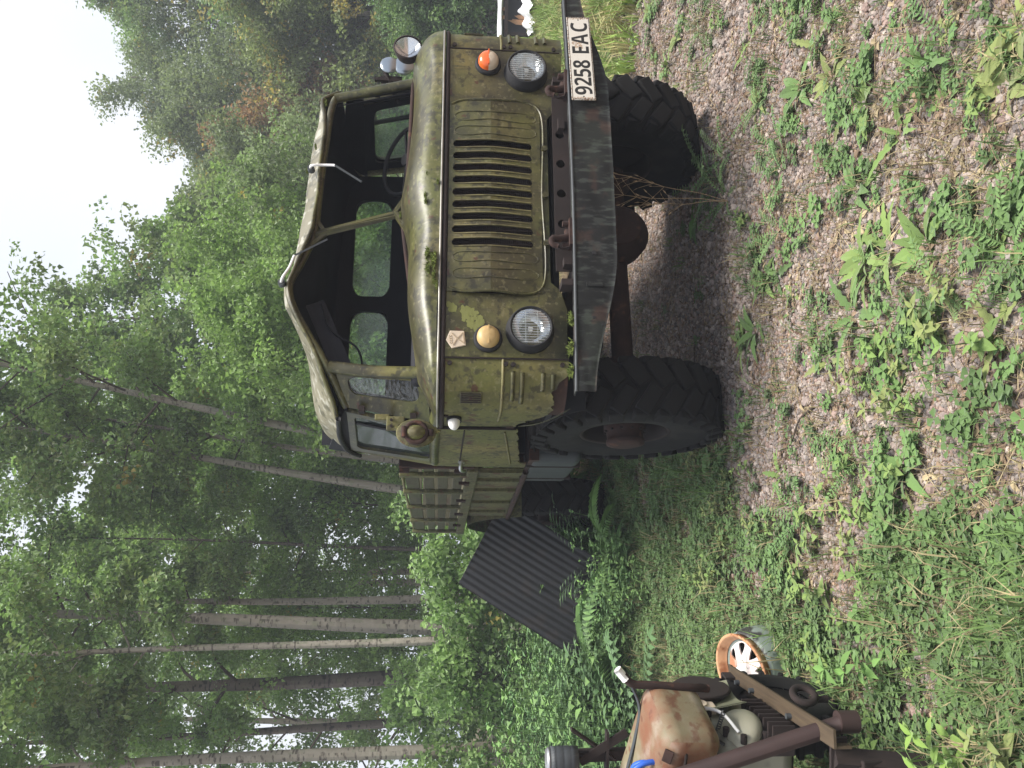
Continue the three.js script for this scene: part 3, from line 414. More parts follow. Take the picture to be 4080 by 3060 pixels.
function wheel(x, z, s, nLug, steer = 0) {
  const w = grp('wheel', truck); w.position.set(x, .545, z); w.rotation.set(R(0, 1), 0, 0);
  const ty = lathe(tyreProf, 64); ty.rotateZ(Math.PI / 2); part('tyre', boxUV(ty), M.rubber, w);
  for (let k = 0; k < nLug; k++) for (const h of [0, 1]) { const l = part('tread_lug', lugGeo[h], M.rubber, w); l.rotation.x = (k + h * .5) / nLug * Math.PI * 2; }
  const rm = lathe([[.25, -.115], [.255, -.125], [.235, -.118], [.225, -.06], [.225, .06], [.235, .118], [.255, .125], [.25, .115]], 40); rm.rotateZ(Math.PI / 2); part('rim', boxUV(rm), M.rustDark, w);
  const dsk = lathe([[.225, .02], [.18, .035], [.12, .02], [.001, .02], [.001, .0], [.225, .0]], 36); dsk.rotateZ(s < 0 ? Math.PI / 2 : -Math.PI / 2); part('wheel_disc', boxUV(dsk), M.rustDark, w);
  const hb = lathe([[.105, .0], [.105, .07], [.118, .075], [.118, .105], [.105, .11], [.100, .155], [.108, .16], [.106, .185], [.07, .195], [.001, .195]], 28); hb.rotateZ(s < 0 ? Math.PI / 2 : -Math.PI / 2); part('hub', boxUV(hb), M.rust, w);
  const bl = []; for (let k = 0; k < 12; k++) { const a = k / 12 * Math.PI * 2; bl.push(cyl(.009, .009, .014, 6, s * .178, Math.cos(a) * .092, Math.sin(a) * .092, 'x'), cyl(.008, .008, .012, 6, s * .112, Math.cos(a) * .112, Math.sin(a) * .112, 'x')); } part('hub_bolts', bl, M.rustDark, w);
}
wheel(-.845, 0, -1, 26); wheel(.87, 0, 1, 26); wheel(-.845, -3.3, -1, 26); wheel(.87, -3.3, 1, 26);
// fuel tank box, exhaust, inner wheel arches
{
  const ft = grp('fuel_tank', truck); const tb = rbox(.40, .33, .68, .05, -.855, .885, -.70); part('tank_body', tb, M.greyMetal, ft); for (const z of [-.52, -.90]) part('tank_strap', rbox(.41, .34, .03, .01, -.855, .885, z), M.rustDark, ft); part('filler_cap', cyl(.035, .035, .04, 14, -.93, 1.06, -.6), M.rustDark, ft);
  for (const s of [-1, 1]) tk('inner_arch', shell((u, v) => { const a = Math.PI * (.05 + .9 * u); return [s * lerp(.58, 1.0, v), .84 + Math.sin(a) * .22, Math.cos(a) * .60]; }, 20, 2, .006), M.black);
  tk('front_bulkhead', box(1.7, .55, .02, 0, 1.33, .70), M.black);
}
// cargo bed
{
  const bed = grp('cargo_bed', truck), z0 = -.62, z1 = -3.80, X = 1.05;
  part('bed_floor', box(2.06, .05, z0 - z1, 0, 1.375, (z0 + z1) / 2), M.board, bed);
  for (const s of [-1, 1]) {
    for (const [a, b] of [[1.425, 1.490], [1.522, 1.590], [1.622, 1.690], [1.724, 1.818]]) { const g = rbox(.026, b - a, z0 - z1 - .03, .006, s * (X - .02), (a + b) / 2, (z0 + z1) / 2); const m = part('side_board', g, M.board, bed); m.rotation.z = 0; m.position.y = R(-.004, .004); }
    for (const z of [-.80, -1.43, -2.15, -2.92, -3.70]) part('side_post', rbox(.03, .50, .062, .008, s * (X + .008), 1.59, z), M.bedPaint, bed);
    part('bottom_rail', rbox(.05, .075, z0 - z1, .01, s * X, 1.375, (z0 + z1) / 2), M.bedPaint, bed);
    part('top_edge', tube([[s * (X - .02), 1.826, z0], [s * (X - .015), 1.83, -1.8], [s * (X - .02), 1.822, -2.6], [s * (X - .02), 1.83, z1]], .010, 6, 30), M.bead, bed);
    for (const z of [-.98, -1.7, -2.4, -3.1]) part('hinge', [box(.02, .03, .08, s * (X + .028), 1.40, z), box(.02, .05, .03, s * (X + .028), 1.43, z)], M.rust, bed);
    // skirt and rear mudguard below the bed
    const sk = part('skirt', quadPanel(...(s < 0 ? [[-1.035, .98, -2.72], [-1.035, 1.04, -.66], [-1.035, 1.335, -.66], [-1.035, 1.335, -2.72]] : [[1.035, 1.04, -.66], [1.035, .98, -2.72], [1.035, 1.335, -2.72], [1.035, 1.335, -.66]]), { t: .008 }), M.bedPaint, bed);
    for (const z of [-.70, -1.0, -1.38, -1.92, -2.4]) part('skirt_rib', box(.03, .30, .045, s * 1.05, 1.18, z), M.bedPaint, sk);
    part('skirt_lip', tube([[s * 1.06, 1.04, -.66], [s * 1.06, 1.01, -1.8], [s * 1.06, .985, -2.7]], .02, 7, 14), M.rust, sk);
    part('mudguard', shell((u, v) => { const a = Math.PI * (.12 + .8 * u); return [s * lerp(.62, 1.06, v), .60 + Math.sin(a) * .72, -3.3 + Math.cos(a) * .68]; }, 26, 3, .006), M.bedPaint, bed);
    part('front_corner_post', [rbox(.07, .47, .05, .01, s * 1.02, 1.60, z0 + .01), box(.03, .06, .03, s * 1.065, 1.80, z0), box(.03, .06, .03, s * 1.065, 1.46, z0)], M.rust, bed);
  }
  for (const [a, b] of [[1.42, 1.52], [1.535, 1.64], [1.655, 1.75], [1.76, 1.85]]) { part('headboard', rbox(1.98, b - a, .03, .006, 0, (a + b) / 2, z0), M.board, bed); part('tailboard', rbox(1.98, b - a, .03, .006, 0, (a + b) / 2, z1), M.board, bed); }
  for (const x of [-.9, -.45, 0, .45, .9]) part('cross_bearer', box(.06, .10, 3.1, x * .85, 1.30, -2.2), M.rustDark, bed);
  tk('cab_rear_step', [box(.5, .2, .02, -.78, 1.16, -.58), box(.3, .06, .3, -.9, 1.02, -.5)], M.rust, 'rust-eaten panel behind the cab');
}
// door mirror on the picture's left, spotlight and twin mirrors on the other side
{
  const m = grp('door_mirror', truck); m.position.set(-1.135, 1.695, .62); const dsh = lathe([[.001, -.012], [.05, -.010], [.088, .0], [.094, .008], [.088, .014], [.05, .018], [.046, .03], [.03, .048], [.001, .055]], 36); dsh.rotateX(Math.PI / 2); dsh.scale(.74, 1, 1); part('mirror_dish', boxUV(dsh), M.paintSide, m); part('mirror_glass', (() => { const g = new THREE.CircleGeometry(.085, 32); g.scale(.74, 1, 1); g.rotateY(Math.PI); g.translate(0, 0, -.014); return g; })(), M.chrome, m);
  part('mirror_bolt', [cyl(.014, .014, .05, 8, 0, .055, .03, 'x'), cyl(.012, .012, .03, 8, .0, -.07, .02, 'x')], M.rust, m);
  part('mirror_bracket', [rbox(.07, .085, .016, .005, .055, .10, -.03), rbox(.03, .07, .02, .005, .09, .165, -.05), bar([.03, .10, -.01], [.0, .03, .0], .02, .02), tube([[.09, .17, -.05], [.12, .17, -.14], [.14, .14, -.26]], .013, 6, 12)], M.paintSide, m); for (const [bx, by] of [[.04, .08], [.07, .12], [.04, .12]]) part('bracket_bolt', cyl(.007, .007, .012, 8, bx, by, -.02, 'z'), M.rustDark, m); part('mirror_ring', (() => { const g = new THREE.TorusGeometry(.048, .012, 8, 28); g.translate(0, 0, .022); return boxUV(g); })(), M.rust, m);
  const sl = grp('spotlight', truck); sl.position.set(.985, 1.795, .70); const bl = lathe([[.001, -.085], [.035, -.08], [.062, -.05], [.076, .0], [.078, .012], [.070, .016]], 32); bl.rotateX(Math.PI / 2); part('lamp_bowl', boxUV(bl), M.rustDark, sl);
  const rf = lathe([[.001, -.05], [.04, -.035], [.07, .005]], 28); rf.rotateX(Math.PI / 2); part('reflector', rf, M.chrome, sl); const ls = lathe([[.001, .022], [.04, .019], [.07, .012]], 28); ls.rotateX(Math.PI / 2); part('lens', ls, M.lens, sl); part('lamp_stalk', [tube([[0, -.07, -.02], [.0, -.10, -.03], [-.01, -.14, -.04]], .012, 8, 8), cyl(.022, .03, .03, 10, -.01, -.12, -.035)], M.rustDark, sl);
  const tm = grp('twin_mirror', truck); tm.position.set(1.08, 1.88, .42); for (const [dx, dy, r] of [[0, .03, .055], [.0, -.05, .06], [.09, -.06, .05]]) { const g = new THREE.SphereGeometry(r, 24, 14); g.scale(1, 1, .35); g.translate(dx, dy, .02 - dx * .3); part('mirror_back', g, M.dullMirror, tm); } part('mirror_bracket', [tube([[-.16, -.02, -.1], [-.14, .0, -.06], [-.08, .03, -.02], [-.02, .06, 0]], .014, 7, 14), box(.03, .12, .03, -.07, .02, -.02), box(.02, .05, .02, -.07, .09, -.02)], M.rustDark, tm);
}

// ---------------------------------------------------------------- corrugated sheet leaning beside the truck
{
  const s = thing('corrugated_sheet', 'dark corrugated roofing sheet leaning among ferns beside the rear wheel', 'roofing sheet');
  const b = V(-1.83, 1.48, -7.35), u = V(.893, -.45, .06).normalize(), v = V(-.5, -.866, .22).normalize(), n = V().crossVectors(u, v).normalize(); s.position.set(-1.9, gh(-1.9, -7.2), -7.2);
  const m = std({ map: tex(256, (a, c) => mix3(mix3([9, 10, 13], [20, 20, 24], fbm(a, c, 6, 4, 201)), [32, 25, 23], sstep(.55, .75, fbm(a, c, 9, 4, 202)) * .7)), roughness: .55 });
  const g = shell((a, c) => { const w = Math.sin(a * Math.PI * 2 * 14 + .4 * Math.sin(c * 5)) * .006 + .07 * Math.sin(c * 2.4 + a) * a + .02 * (fbm(a * .9, c * .9, 4, 3, 7) - .5); const p = b.clone().addScaledVector(u, a * .86).addScaledVector(v, c * 1.25).addScaledVector(n, w); p.sub(s.position); return [p.x, p.y, p.z]; }, 168, 8, .003); part('sheet', g, m, s);
  const e = []; for (let k = 0; k <= 60; k++) { const a = k / 60; const p = b.clone().addScaledVector(u, a * .86).addScaledVector(n, Math.sin(a * Math.PI * 28) * .0075).sub(s.position); e.push(p); } part('rolled_edge', tube(e, .004, 5, 120), m, s);
}
// ---------------------------------------------------------------- home-made two-wheeled engine cart in the corner
{
  const O = V(-1.25, 0, -2.8), c = thing('engine_cart', 'home-made two-wheeled engine cart with rusty beige fuel tank and brown pipe', 'engine cart'); c.position.copy(O);
  const P = (n, g, m, par = c, l) => { g = Array.isArray(g) ? merge(g) : g; if (par === c) g.translate(-O.x, -O.y, -O.z); return part(n, g, m, par, l); };
  const tankM = std({ map: tex(512, (u, v) => { let k = mix3([112, 104, 82], [136, 127, 102], fbm(u, v, 6, 4, 211)); k = mix3(k, [122, 70, 48], sstep(.35, .75, fbm(u, v, 3, 7, 212)) * .9); k = mix3(k, [92, 52, 38], sstep(.55, .75, fbm(u, v, 16, 5, 214)) * .6); return mix3(k, [160, 148, 138], sstep(.5, .8, fbm(u, v, 6, 6, 213)) * .7); }), roughness: .6 });
  const eng = std({ map: tex(256, (u, v) => mix3(mix3([104, 104, 92], [142, 140, 124], fbm(u, v, 6, 4, 221)), [48, 44, 42], sstep(.5, .75, fbm(u, v, 8, 4, 222)) * .8)), roughness: .55 });
  const tank = grp('fuel_tank', c); tank.position.set(-1.305 - O.x, .755, -2.72 - O.z); tank.rotation.set(.12, -.42, -.10);
  const tb = new RoundedBoxGeometry(.52, .21, .28, 6, .06); part('tank_body', boxUV(tb, .5), tankM, tank); const wl = []; for (const [x, z] of [[-.23, .10], [-.2, .142], [.2, .142], [.232, .10], [.232, -.10], [.2, -.142], [-.2, -.142], [-.23, -.10]]) wl.push([x, .03, z]); part('weld_seam', tube(wl, .005, 5, 80, true), M.rustDark, tank); part('filler_cap', cyl(.05, .055, .04, 20, -.14, .13, .02), M.cream, tank); part('tank_tab', rbox(.05, .03, .006, .002, .19, .085, .13, -.6), M.rust, tank);
  const fm = M.rustDark;
  P('frame_beam', [bar([-1.164, .36, -3.22], [-1.045, .345, -2.32], .055, .008), bar([-1.19, .335, -3.22], [-1.07, .32, -2.32], .008, .055)], std({ map: tex(256, (u, v) => mix3([62, 50, 38], [92, 78, 58], fbm(u, v, 8, 4, 231))), roughness: .7 }), c, 'brown angle-iron side beam');
  P('frame_beam', [bar([-1.60, .36, -3.22], [-1.48, .345, -2.32], .055, .008), bar([-1.63, .335, -3.22], [-1.51, .32, -2.32], .008, .055)], fm);
  for (const z of [-3.19, -2.75, -2.36]) P('cross_bar', [box(.43, .05, .012, -1.27 + (z + 2.36) * .139, .315, z)], fm);
  P('end_clip', [box(.05, .05, .010, -1.19, .375, -3.2), box(.010, .05, .06, -1.165, .375, -3.17)], fm);
  const eye = new THREE.TorusGeometry(.036, .012, 10, 24); eye.rotateY(1.2); eye.translate(-1.03, .31, -2.62); P('eye_bolt', [boxUV(eye), cyl(.012, .012, .06, 8, -1.045, .26, -2.62)], fm);
  P('exhaust_pipe', [tube([[-1.046, .27, -2.43], [-1.115, .48, -2.44], [-1.20, .72, -2.46], [-1.30, 1.0, -2.5]], .027, 14, 20), cyl(.034, .034, .06, 18, -1.04, .255, -2.43, 'y')], std({ map: tex(256, (u, v) => mix3([40, 29, 28], [66, 47, 44], fbm(u, v, 7, 5, 241))), roughness: .7 }), c, 'thick brown sloping pipe');
  P('support_leg', [bar([-1.12, .33, -2.36], [-1.14, .02, -2.34], .05, .05)], fm); P('support_leg', [bar([-1.55, .33, -2.36], [-1.56, .02, -2.34], .05, .05)], fm);
  P('foot_plate', rbox(.17, .13, .04, .006, -1.20, .20, -2.33, .2, .2), M.rustDark);
  P('crankcase', [rbox(.30, .26, .40, .05, -1.33, .47, -2.80), rbox(.2, .12, .2, .03, -1.3, .62, -2.9)], eng);
  { const g = new THREE.SphereGeometry(.085, 24, 16); g.scale(.55, .9, 1.25); g.rotateZ(.5); g.translate(-1.175, .50, -2.70); P('cylinder_cover', boxUV(g), std({ map: tex(256, (u, v) => mix3([136, 134, 116], [168, 164, 146], fbm(u, v, 6, 4, 251))), roughness: .5 })); }
  for (const [y, z] of [[.52, -2.60], [.56, -2.66], [.60, -2.73], [.57, -2.82], [.44, -2.62]]) P('cover_bolt', cyl(.011, .011, .03, 6, -1.165, y, z, 'x'), M.rustDark);
  P('fuel_line', tube([[-1.17, .60, -2.76], [-1.12, .62, -2.74], [-1.11, .57, -2.68], [-1.15, .53, -2.62]], .006, 6, 20), M.white);
  P('pulley', (() => { const g = lathe([[.02, -.03], [.10, -.03], [.11, -.022], [.09, -.008], [.09, .008], [.11, .022], [.10, .03], [.02, .03]], 32); g.rotateZ(Math.PI / 2); g.translate(-1.16, .55, -2.98); return boxUV(g); })(), M.rustDark);
  P('guard_plate', shell((u, v) => [-1.12 - .03 * Math.sin(u * 3) - .03 * v, lerp(.44, .60, v), lerp(-2.80, -3.02, u)], 10, 6, .004), std({ map: tex(256, (u, v) => mix3([110, 112, 92], [140, 140, 116], fbm(u, v, 5, 4, 261))), roughness: .6 }));
  P('control_lever', tube([[-1.05, .60, -2.74], [-1.035, .66, -2.71], [-1.02, .80, -2.70], [-1.014, .875, -2.70], [-.985, .905, -2.70]], .014, 8, 24), M.rust); P('lever_grip', tube([[-1.0, .895, -2.70], [-.965, .925, -2.70]], .015, 10, 4), M.white);
  P('control_wire', tube([[-1.01, .88, -2.70], [-1.1, .845, -2.71], [-1.2, .855, -2.72], [-1.33, .88, -2.74]], .006, 6, 24), M.greyMetal);
  P('filter_post', [bar([-1.33, .6, -2.88], [-1.33, 1.04, -2.86], .035, .035), bar([-1.23, 1.06, -2.85], [-1.34, .90, -2.85], .03, .008), bar([-1.34, 1.03, -2.83], [-1.24, .86, -2.84], .008, .03), bar([-1.44, .93, -2.85], [-1.24, .93, -2.85], .04, .01)], fm);
  { const a = grp('air_filter', c); a.position.set(-1.325 - O.x, 1.09, -2.82 - O.z); a.scale.setScalar(.85); part('canister', boxUV(lathe([[.001, -.065], [.052, -.06], [.054, -.03], [.050, -.028], [.054, -.024], [.054, .0], [.050, .002], [.054, .006], [.054, .03], [.05, .032], [.053, .036], [.053, .055], [.001, .056]], 28)), M.greyMetal, a); part('canister_lid', boxUV(lathe([[.001, .056], [.05, .056], [.05, .066], [.04, .074], [.001, .078]], 28)), M.steel, a); }
  P('blue_hose', tube([[-1.33, .90, -2.62], [-1.27, .905, -2.58], [-1.225, .86, -2.57], [-1.23, .80, -2.58], [-1.28, .815, -2.60], [-1.31, .87, -2.62], [-1.27, .88, -2.64], [-1.24, .83, -2.60], [-1.31, .77, -2.57]], .009, 8, 70), std({ color: new THREE.Color(.03, .12, .55), roughness: .4 }));
  for (const [x, z] of [[-1.25, -3.02], [-1.72, -3.02]]) {
    const w = grp('drive_wheel', c); w.position.set(x - O.x, .25, z - O.z); const t = lathe([[.13, -.05], [.17, -.07], [.215, -.068], [.232, -.04], [.234, .04], [.215, .068], [.17, .07], [.13, .05]], 48); t.rotateZ(Math.PI / 2); part('tyre', boxUV(t), M.rubber, w);
    const lg = rbox(.075, .03, .022, .005); lg.translate(0, .238, 0); for (let k = 0; k < 20; k++) for (const h of [-1, 1]) { const l = part('tyre_lug', lg, M.rubber, w); l.position.x = h * .033; l.rotation.set((k + (h > 0 ? .5 : 0)) / 20 * Math.PI * 2, 0, 0); }
    const d = lathe([[.001, -.02], [.06, -.03], [.13, -.045], [.13, .045], [.06, .03], [.001, .02]], 28); d.rotateZ(Math.PI / 2); part('wheel_disc', boxUV(d), fm, w);
  }
  for (let k = 0; k < 8; k++) P('cooling_fin', rbox(.10, .075, .007, .002, -1.185 + k * .004, .40, -2.86 + k * .042), fm);
  for (const [x, y, z] of [[-1.10, .352, -2.62], [-1.07, .35, -2.42], [-1.14, .358, -2.95], [-1.165, .36, -3.1]]) P('frame_bolt', cyl(.010, .010, .022, 6, x, y + .008, z), M.greyMetal);
  P('spark_lead', tube([[-1.19, .58, -2.62], [-1.14, .66, -2.60], [-1.16, .72, -2.56], [-1.24, .70, -2.55]], .006, 6, 24), M.black);
  P('carburettor', [cyl(.035, .035, .06, 14, -1.175, .60, -2.86, 'x'), cyl(.02, .026, .07, 12, -1.155, .64, -2.86), rbox(.05, .04, .05, .008, -1.175, .555, -2.86)], M.cream);
  P('return_spring', tube(Array.from({ length: 60 }, (_, k) => [-1.10 - k * .0022 + .007 * Math.cos(k * 1.3), .57 + .007 * Math.sin(k * 1.3), -2.66 - k * .0015]), .0018, 5, 200), M.greyMetal);
  P('axle_shaft', cyl(.02, .02, .5, 12, -1.48, .25, -3.02, 'x'), fm);
}
// ---------------------------------------------------------------- rusty white wheel lying behind the cart
{
  const w = thing('discarded_wheel', 'rusty rimmed white steel wheel on a peeling grey drum lying in the grass', 'wheel'); w.position.set(-1.285, 0, -3.66); w.rotation.set(.34, .3, .10);
  const gm = std({ map: tex(256, (u, v) => mix3(mix3([112, 122, 116], [146, 156, 148], fbm(u, v, 5, 4, 271)), [60, 58, 58], sstep(.56, .66, fbm(u, v, 7, 4, 272)))), roughness: .6 });
  part('drum', boxUV(lathe([[.10, .0], [.16, .0], [.178, .03], [.182, .09], [.172, .14], [.165, .16], [.13, .15]], 40)), gm, w);
  const rm = std({ map: tex(256, (u, v) => mix3([134, 84, 52], [196, 150, 112], sstep(.4, .65, fbm(u, v, 14, 4, 281)))), roughness: .8 });
  part('rim_lip', boxUV(lathe([[.14, .155], [.165, .16], [.170, .185], [.174, .195], [.168, .20], [.158, .196], [.148, .17], [.14, .158]], 40)), rm, w);
  const S = new THREE.Shape().absarc(0, 0, .145, 0, Math.PI * 2); S.holes.push(new THREE.Path().absarc(0, 0, .03, 0, Math.PI * 2)); for (let k = 0; k < 8; k++) { const a = k / 8 * Math.PI * 2, p = (r, d) => [r * Math.cos(a + d), r * Math.sin(a + d)]; const h = new THREE.Path(); const [x0, y0] = p(.065, 0), [x1, y1] = p(.12, .2), [x2, y2] = p(.12, -.2); h.moveTo(x0, y0); h.quadraticCurveTo(...p(.1, .26), x1, y1); h.quadraticCurveTo(...p(.132, 0), x2, y2); h.quadraticCurveTo(...p(.1, -.26), x0, y0); S.holes.push(h); }
  const g = extr(S, .006, .002, 10); g.rotateX(-Math.PI / 2); { const P = g.attributes.position; for (let i = 0; i < P.count; i++) { const r = Math.hypot(P.getX(i), P.getZ(i)); P.setY(i, P.getY(i) + .16 + .02 * Math.cos(r / .145 * 3)); } g.computeVertexNormals(); } part('disc', g, std({ map: tex(256, (u, v) => mix3([206, 198, 196], [170, 120, 92], sstep(.6, .75, fbm(u, v, 5, 4, 291)))), roughness: .5 }), w); part('hub_cap', boxUV(lathe([[.001, .21], [.026, .205], [.034, .18], [.034, .15]], 20)), M.white, w); part('inner_dark', cyl(.13, .13, .01, 28, 0, .12, 0), M.black, w);
}
// ---------------------------------------------------------------- scrap at the edge of the clearing
{
  const gy = gh(6.2, -13), tarpM = std({ map: tex(256, (u, v) => mix3([206, 208, 212], [236, 236, 238], fbm(u, v, 6, 4, 301))), roughness: .6, side: THREE.DoubleSide });
  const t1 = thing('white_tarp', 'crumpled white tarp lying in the grass at the edge of the clearing', 'tarp'); t1.position.set(6.0, gy, -12.9);
  part('cloth', shell((u, v) => { const x = (u - .5) * .75, z = (v - .5) * .5; return [x, .05 + .30 * Math.exp(-(x * x * 6 + z * z * 10)) + .18 * (fbm(u * .8 + .1, v * .8 + .1, 7, 4, 303) - .4) + .03 * Math.sin(u * 22 + v * 7), z]; }, 40, 30, .004), tarpM, t1);
  const t2 = thing('scrap_hood', 'white sheet metal cover standing on dark frame above the tarp', 'sheet metal'); t2.position.set(6.15, gy, -13.3);
  part('white_cover', shell((u, v) => [(u - .5) * 1.1, .62 + .10 * Math.sin(v * 2.6) + .04 * (fbm(u * .9, v * .9, 5, 3, 305) - .5), (v - .5) * .7], 20, 10, .01), tarpM, t2); part('dark_frame', [box(1.1, .05, .04, 0, .60, .36), box(1.1, .05, .04, 0, .60, -.36), box(.05, .6, .05, -.5, .3, .34), box(.05, .6, .05, .5, .3, .34), box(.05, .6, .05, -.5, .3, -.34), box(.05, .6, .05, .5, .3, -.34)], M.rustDark, t2); part('dark_side', box(1.0, .3, .02, 0, .42, .30), M.black, t2);
  const wood = std({ map: tex(256, (u, v) => mix3([150, 112, 84], [190, 150, 116], fbm(u * .2, v, 24, 4, 307))), roughness: .8 });
  for (let k = 0; k < 4; k++) { const l = thing('split_plank', 'weathered split plank leaning on the scrap frame', 'plank', 'planks leaning on the scrap frame'); l.position.set(5.78 + k * .13, gy, -12.88 - k * .03); part('plank_body', [bar([0, .0, 0], [.10 - k * .05, .60 + .06 * (k % 2), -.14], .055, .022), bar([.03, .0, .005], [.12 - k * .05, .5, -.11], .02, .02)], wood, l); }
}

// ---------------------------------------------------------------- vegetation
class MB {
  constructor() { this.p = []; this.c = []; }
  tri(a, b, c, k = 1) { this.p.push(a.x, a.y, a.z, b.x, b.y, b.z, c.x, c.y, c.z); for (let i = 0; i < 3; i++) this.c.push(k, k, k); }
  // leaf of n half-steps: folded along its spine and bent; teeth > 0 gives a toothed edge
  leaf(b, d, n, len, w, { steps = 1, fold = .25, bend = .2, teeth = 0, at = .42, k = 1 } = {}) {
    d = d.clone().normalize(); const s = V().crossVectors(d, n).normalize(); n = V().crossVectors(s, d).normalize();
    const P = (t, e) => { const h = -bend * t * t * len; return b.clone().addScaledVector(d, t * len).addScaledVector(s, e * w / 2).addScaledVector(n, h + Math.abs(e) * fold * w / 2); };
    if (steps === 1) { const B = P(0, 0), T = P(1, 0), L = P(at, -1), Q = P(at, 1); this.tri(B, Q, T, k); this.tri(B, T, L, k); return; }
    const prof = (t) => { let f = Math.pow(Math.sin(Math.PI * Math.pow(clamp(t, .001, .999), .75)), .85); return f; };
    for (let i = 0; i < steps; i++) {
      const t0 = i / steps, t1 = (i + 1) / steps, e0 = prof(t0) * (teeth && i % 2 ? 1 - teeth : 1), e1 = prof(t1) * (teeth && (i + 1) % 2 ? 1 - teeth : 1);
      for (const g of [-1, 1]) { const a = P(t0, 0), c = P(t1, 0), x = P(t0, g * e0), y = P(t1, g * e1); if (g > 0) { this.tri(a, x, y, k); this.tri(a, y, c, k); } else { this.tri(a, y, x, k); this.tri(a, c, y, k); } }
    }
  }
  stem(a, b, r) { const d = b.clone().sub(a), s = V().crossVectors(d, V(.3, .2, 1)).normalize(), t = V().crossVectors(d, s).normalize(); const q = [0, 1, 2].map((i) => { const f = i * 2.0944; return s.clone().multiplyScalar(Math.cos(f) * r).addScaledVector(t, Math.sin(f) * r); }); for (let i = 0; i < 3; i++) { const j = (i + 1) % 3; const A = a.clone().add(q[i]), B = a.clone().add(q[j]), C = b.clone().addScaledVector(q[j], .6), D = b.clone().addScaledVector(q[i], .6); this.tri(A, B, C, .8); this.tri(A, C, D, .8); } }
  geo(colors = false) { const g = new THREE.BufferGeometry(); g.setAttribute('position', new THREE.Float32BufferAttribute(this.p, 3)); if (colors) g.setAttribute('color', new THREE.Float32BufferAttribute(this.c, 3)); g.computeVertexNormals(); return g; }
}
const rv = (q) => { const z = q() * 2 - 1, a = q() * 6.283, r = Math.sqrt(1 - z * z); return V(r * Math.cos(a), z, r * Math.sin(a)); };
// a twig with leaves, about one unit long
function sprayGeo(seed, n, len, wid, o = {}) {
  const q = mulberry(seed), m = new MB(), d = V(1, .1, 0);
  for (let i = 0; i < n; i++) { const t = .1 + .9 * q(), b = V(t - .5, (q() - .5) * .55, (q() - .5) * .75); const dir = rv(q).multiplyScalar(.8).add(V(.6, -.35, 0)), nn = rv(q).multiplyScalar(.55).add(V(0, 1, 0)); const f = .7 + .6 * q(); m.leaf(b, dir, nn, len * f, wid * f, { fold: .3, bend: .25, at: .4, ...o }); }
  return m.geo();
}
const SPRAY = { aspen: [1, 2, 3].map((s) => sprayGeo(s * 11, 20, .20, .17)), fine: [4, 5, 6].map((s) => sprayGeo(s * 13, 24, .15, .11)) };
const dmy = new THREE.Object3D(), col = new THREE.Color();
function scatter(name, geo, mat, n, fn, parent = scene) {
  const m = new THREE.InstancedMesh(geo, mat, n); m.name = name; let k = 0;
  for (let i = 0; i < n; i++) { dmy.position.set(0, 0, 0); dmy.rotation.set(0, 0, 0); dmy.scale.set(1, 1, 1); if (fn(dmy, col, i) === false) continue; dmy.updateMatrix(); m.setMatrixAt(k, dmy.matrix); m.setColorAt(k, col); k++; }
  m.count = k; m.castShadow = m.receiveShadow = true; m.userData.kind = 'stuff'; parent.add(m); return m;
}
let instTotal = 0;
const GREEN = { sunFresh: [.235, .37, .09], mid: [.185, .305, .085], dark: [.13, .235, .07], dull: [.19, .245, .11], rusty: [.36, .20, .09], olive: [.21, .27, .08] };  // the lightest green carries sunlight on the rear trees in the leaf colour
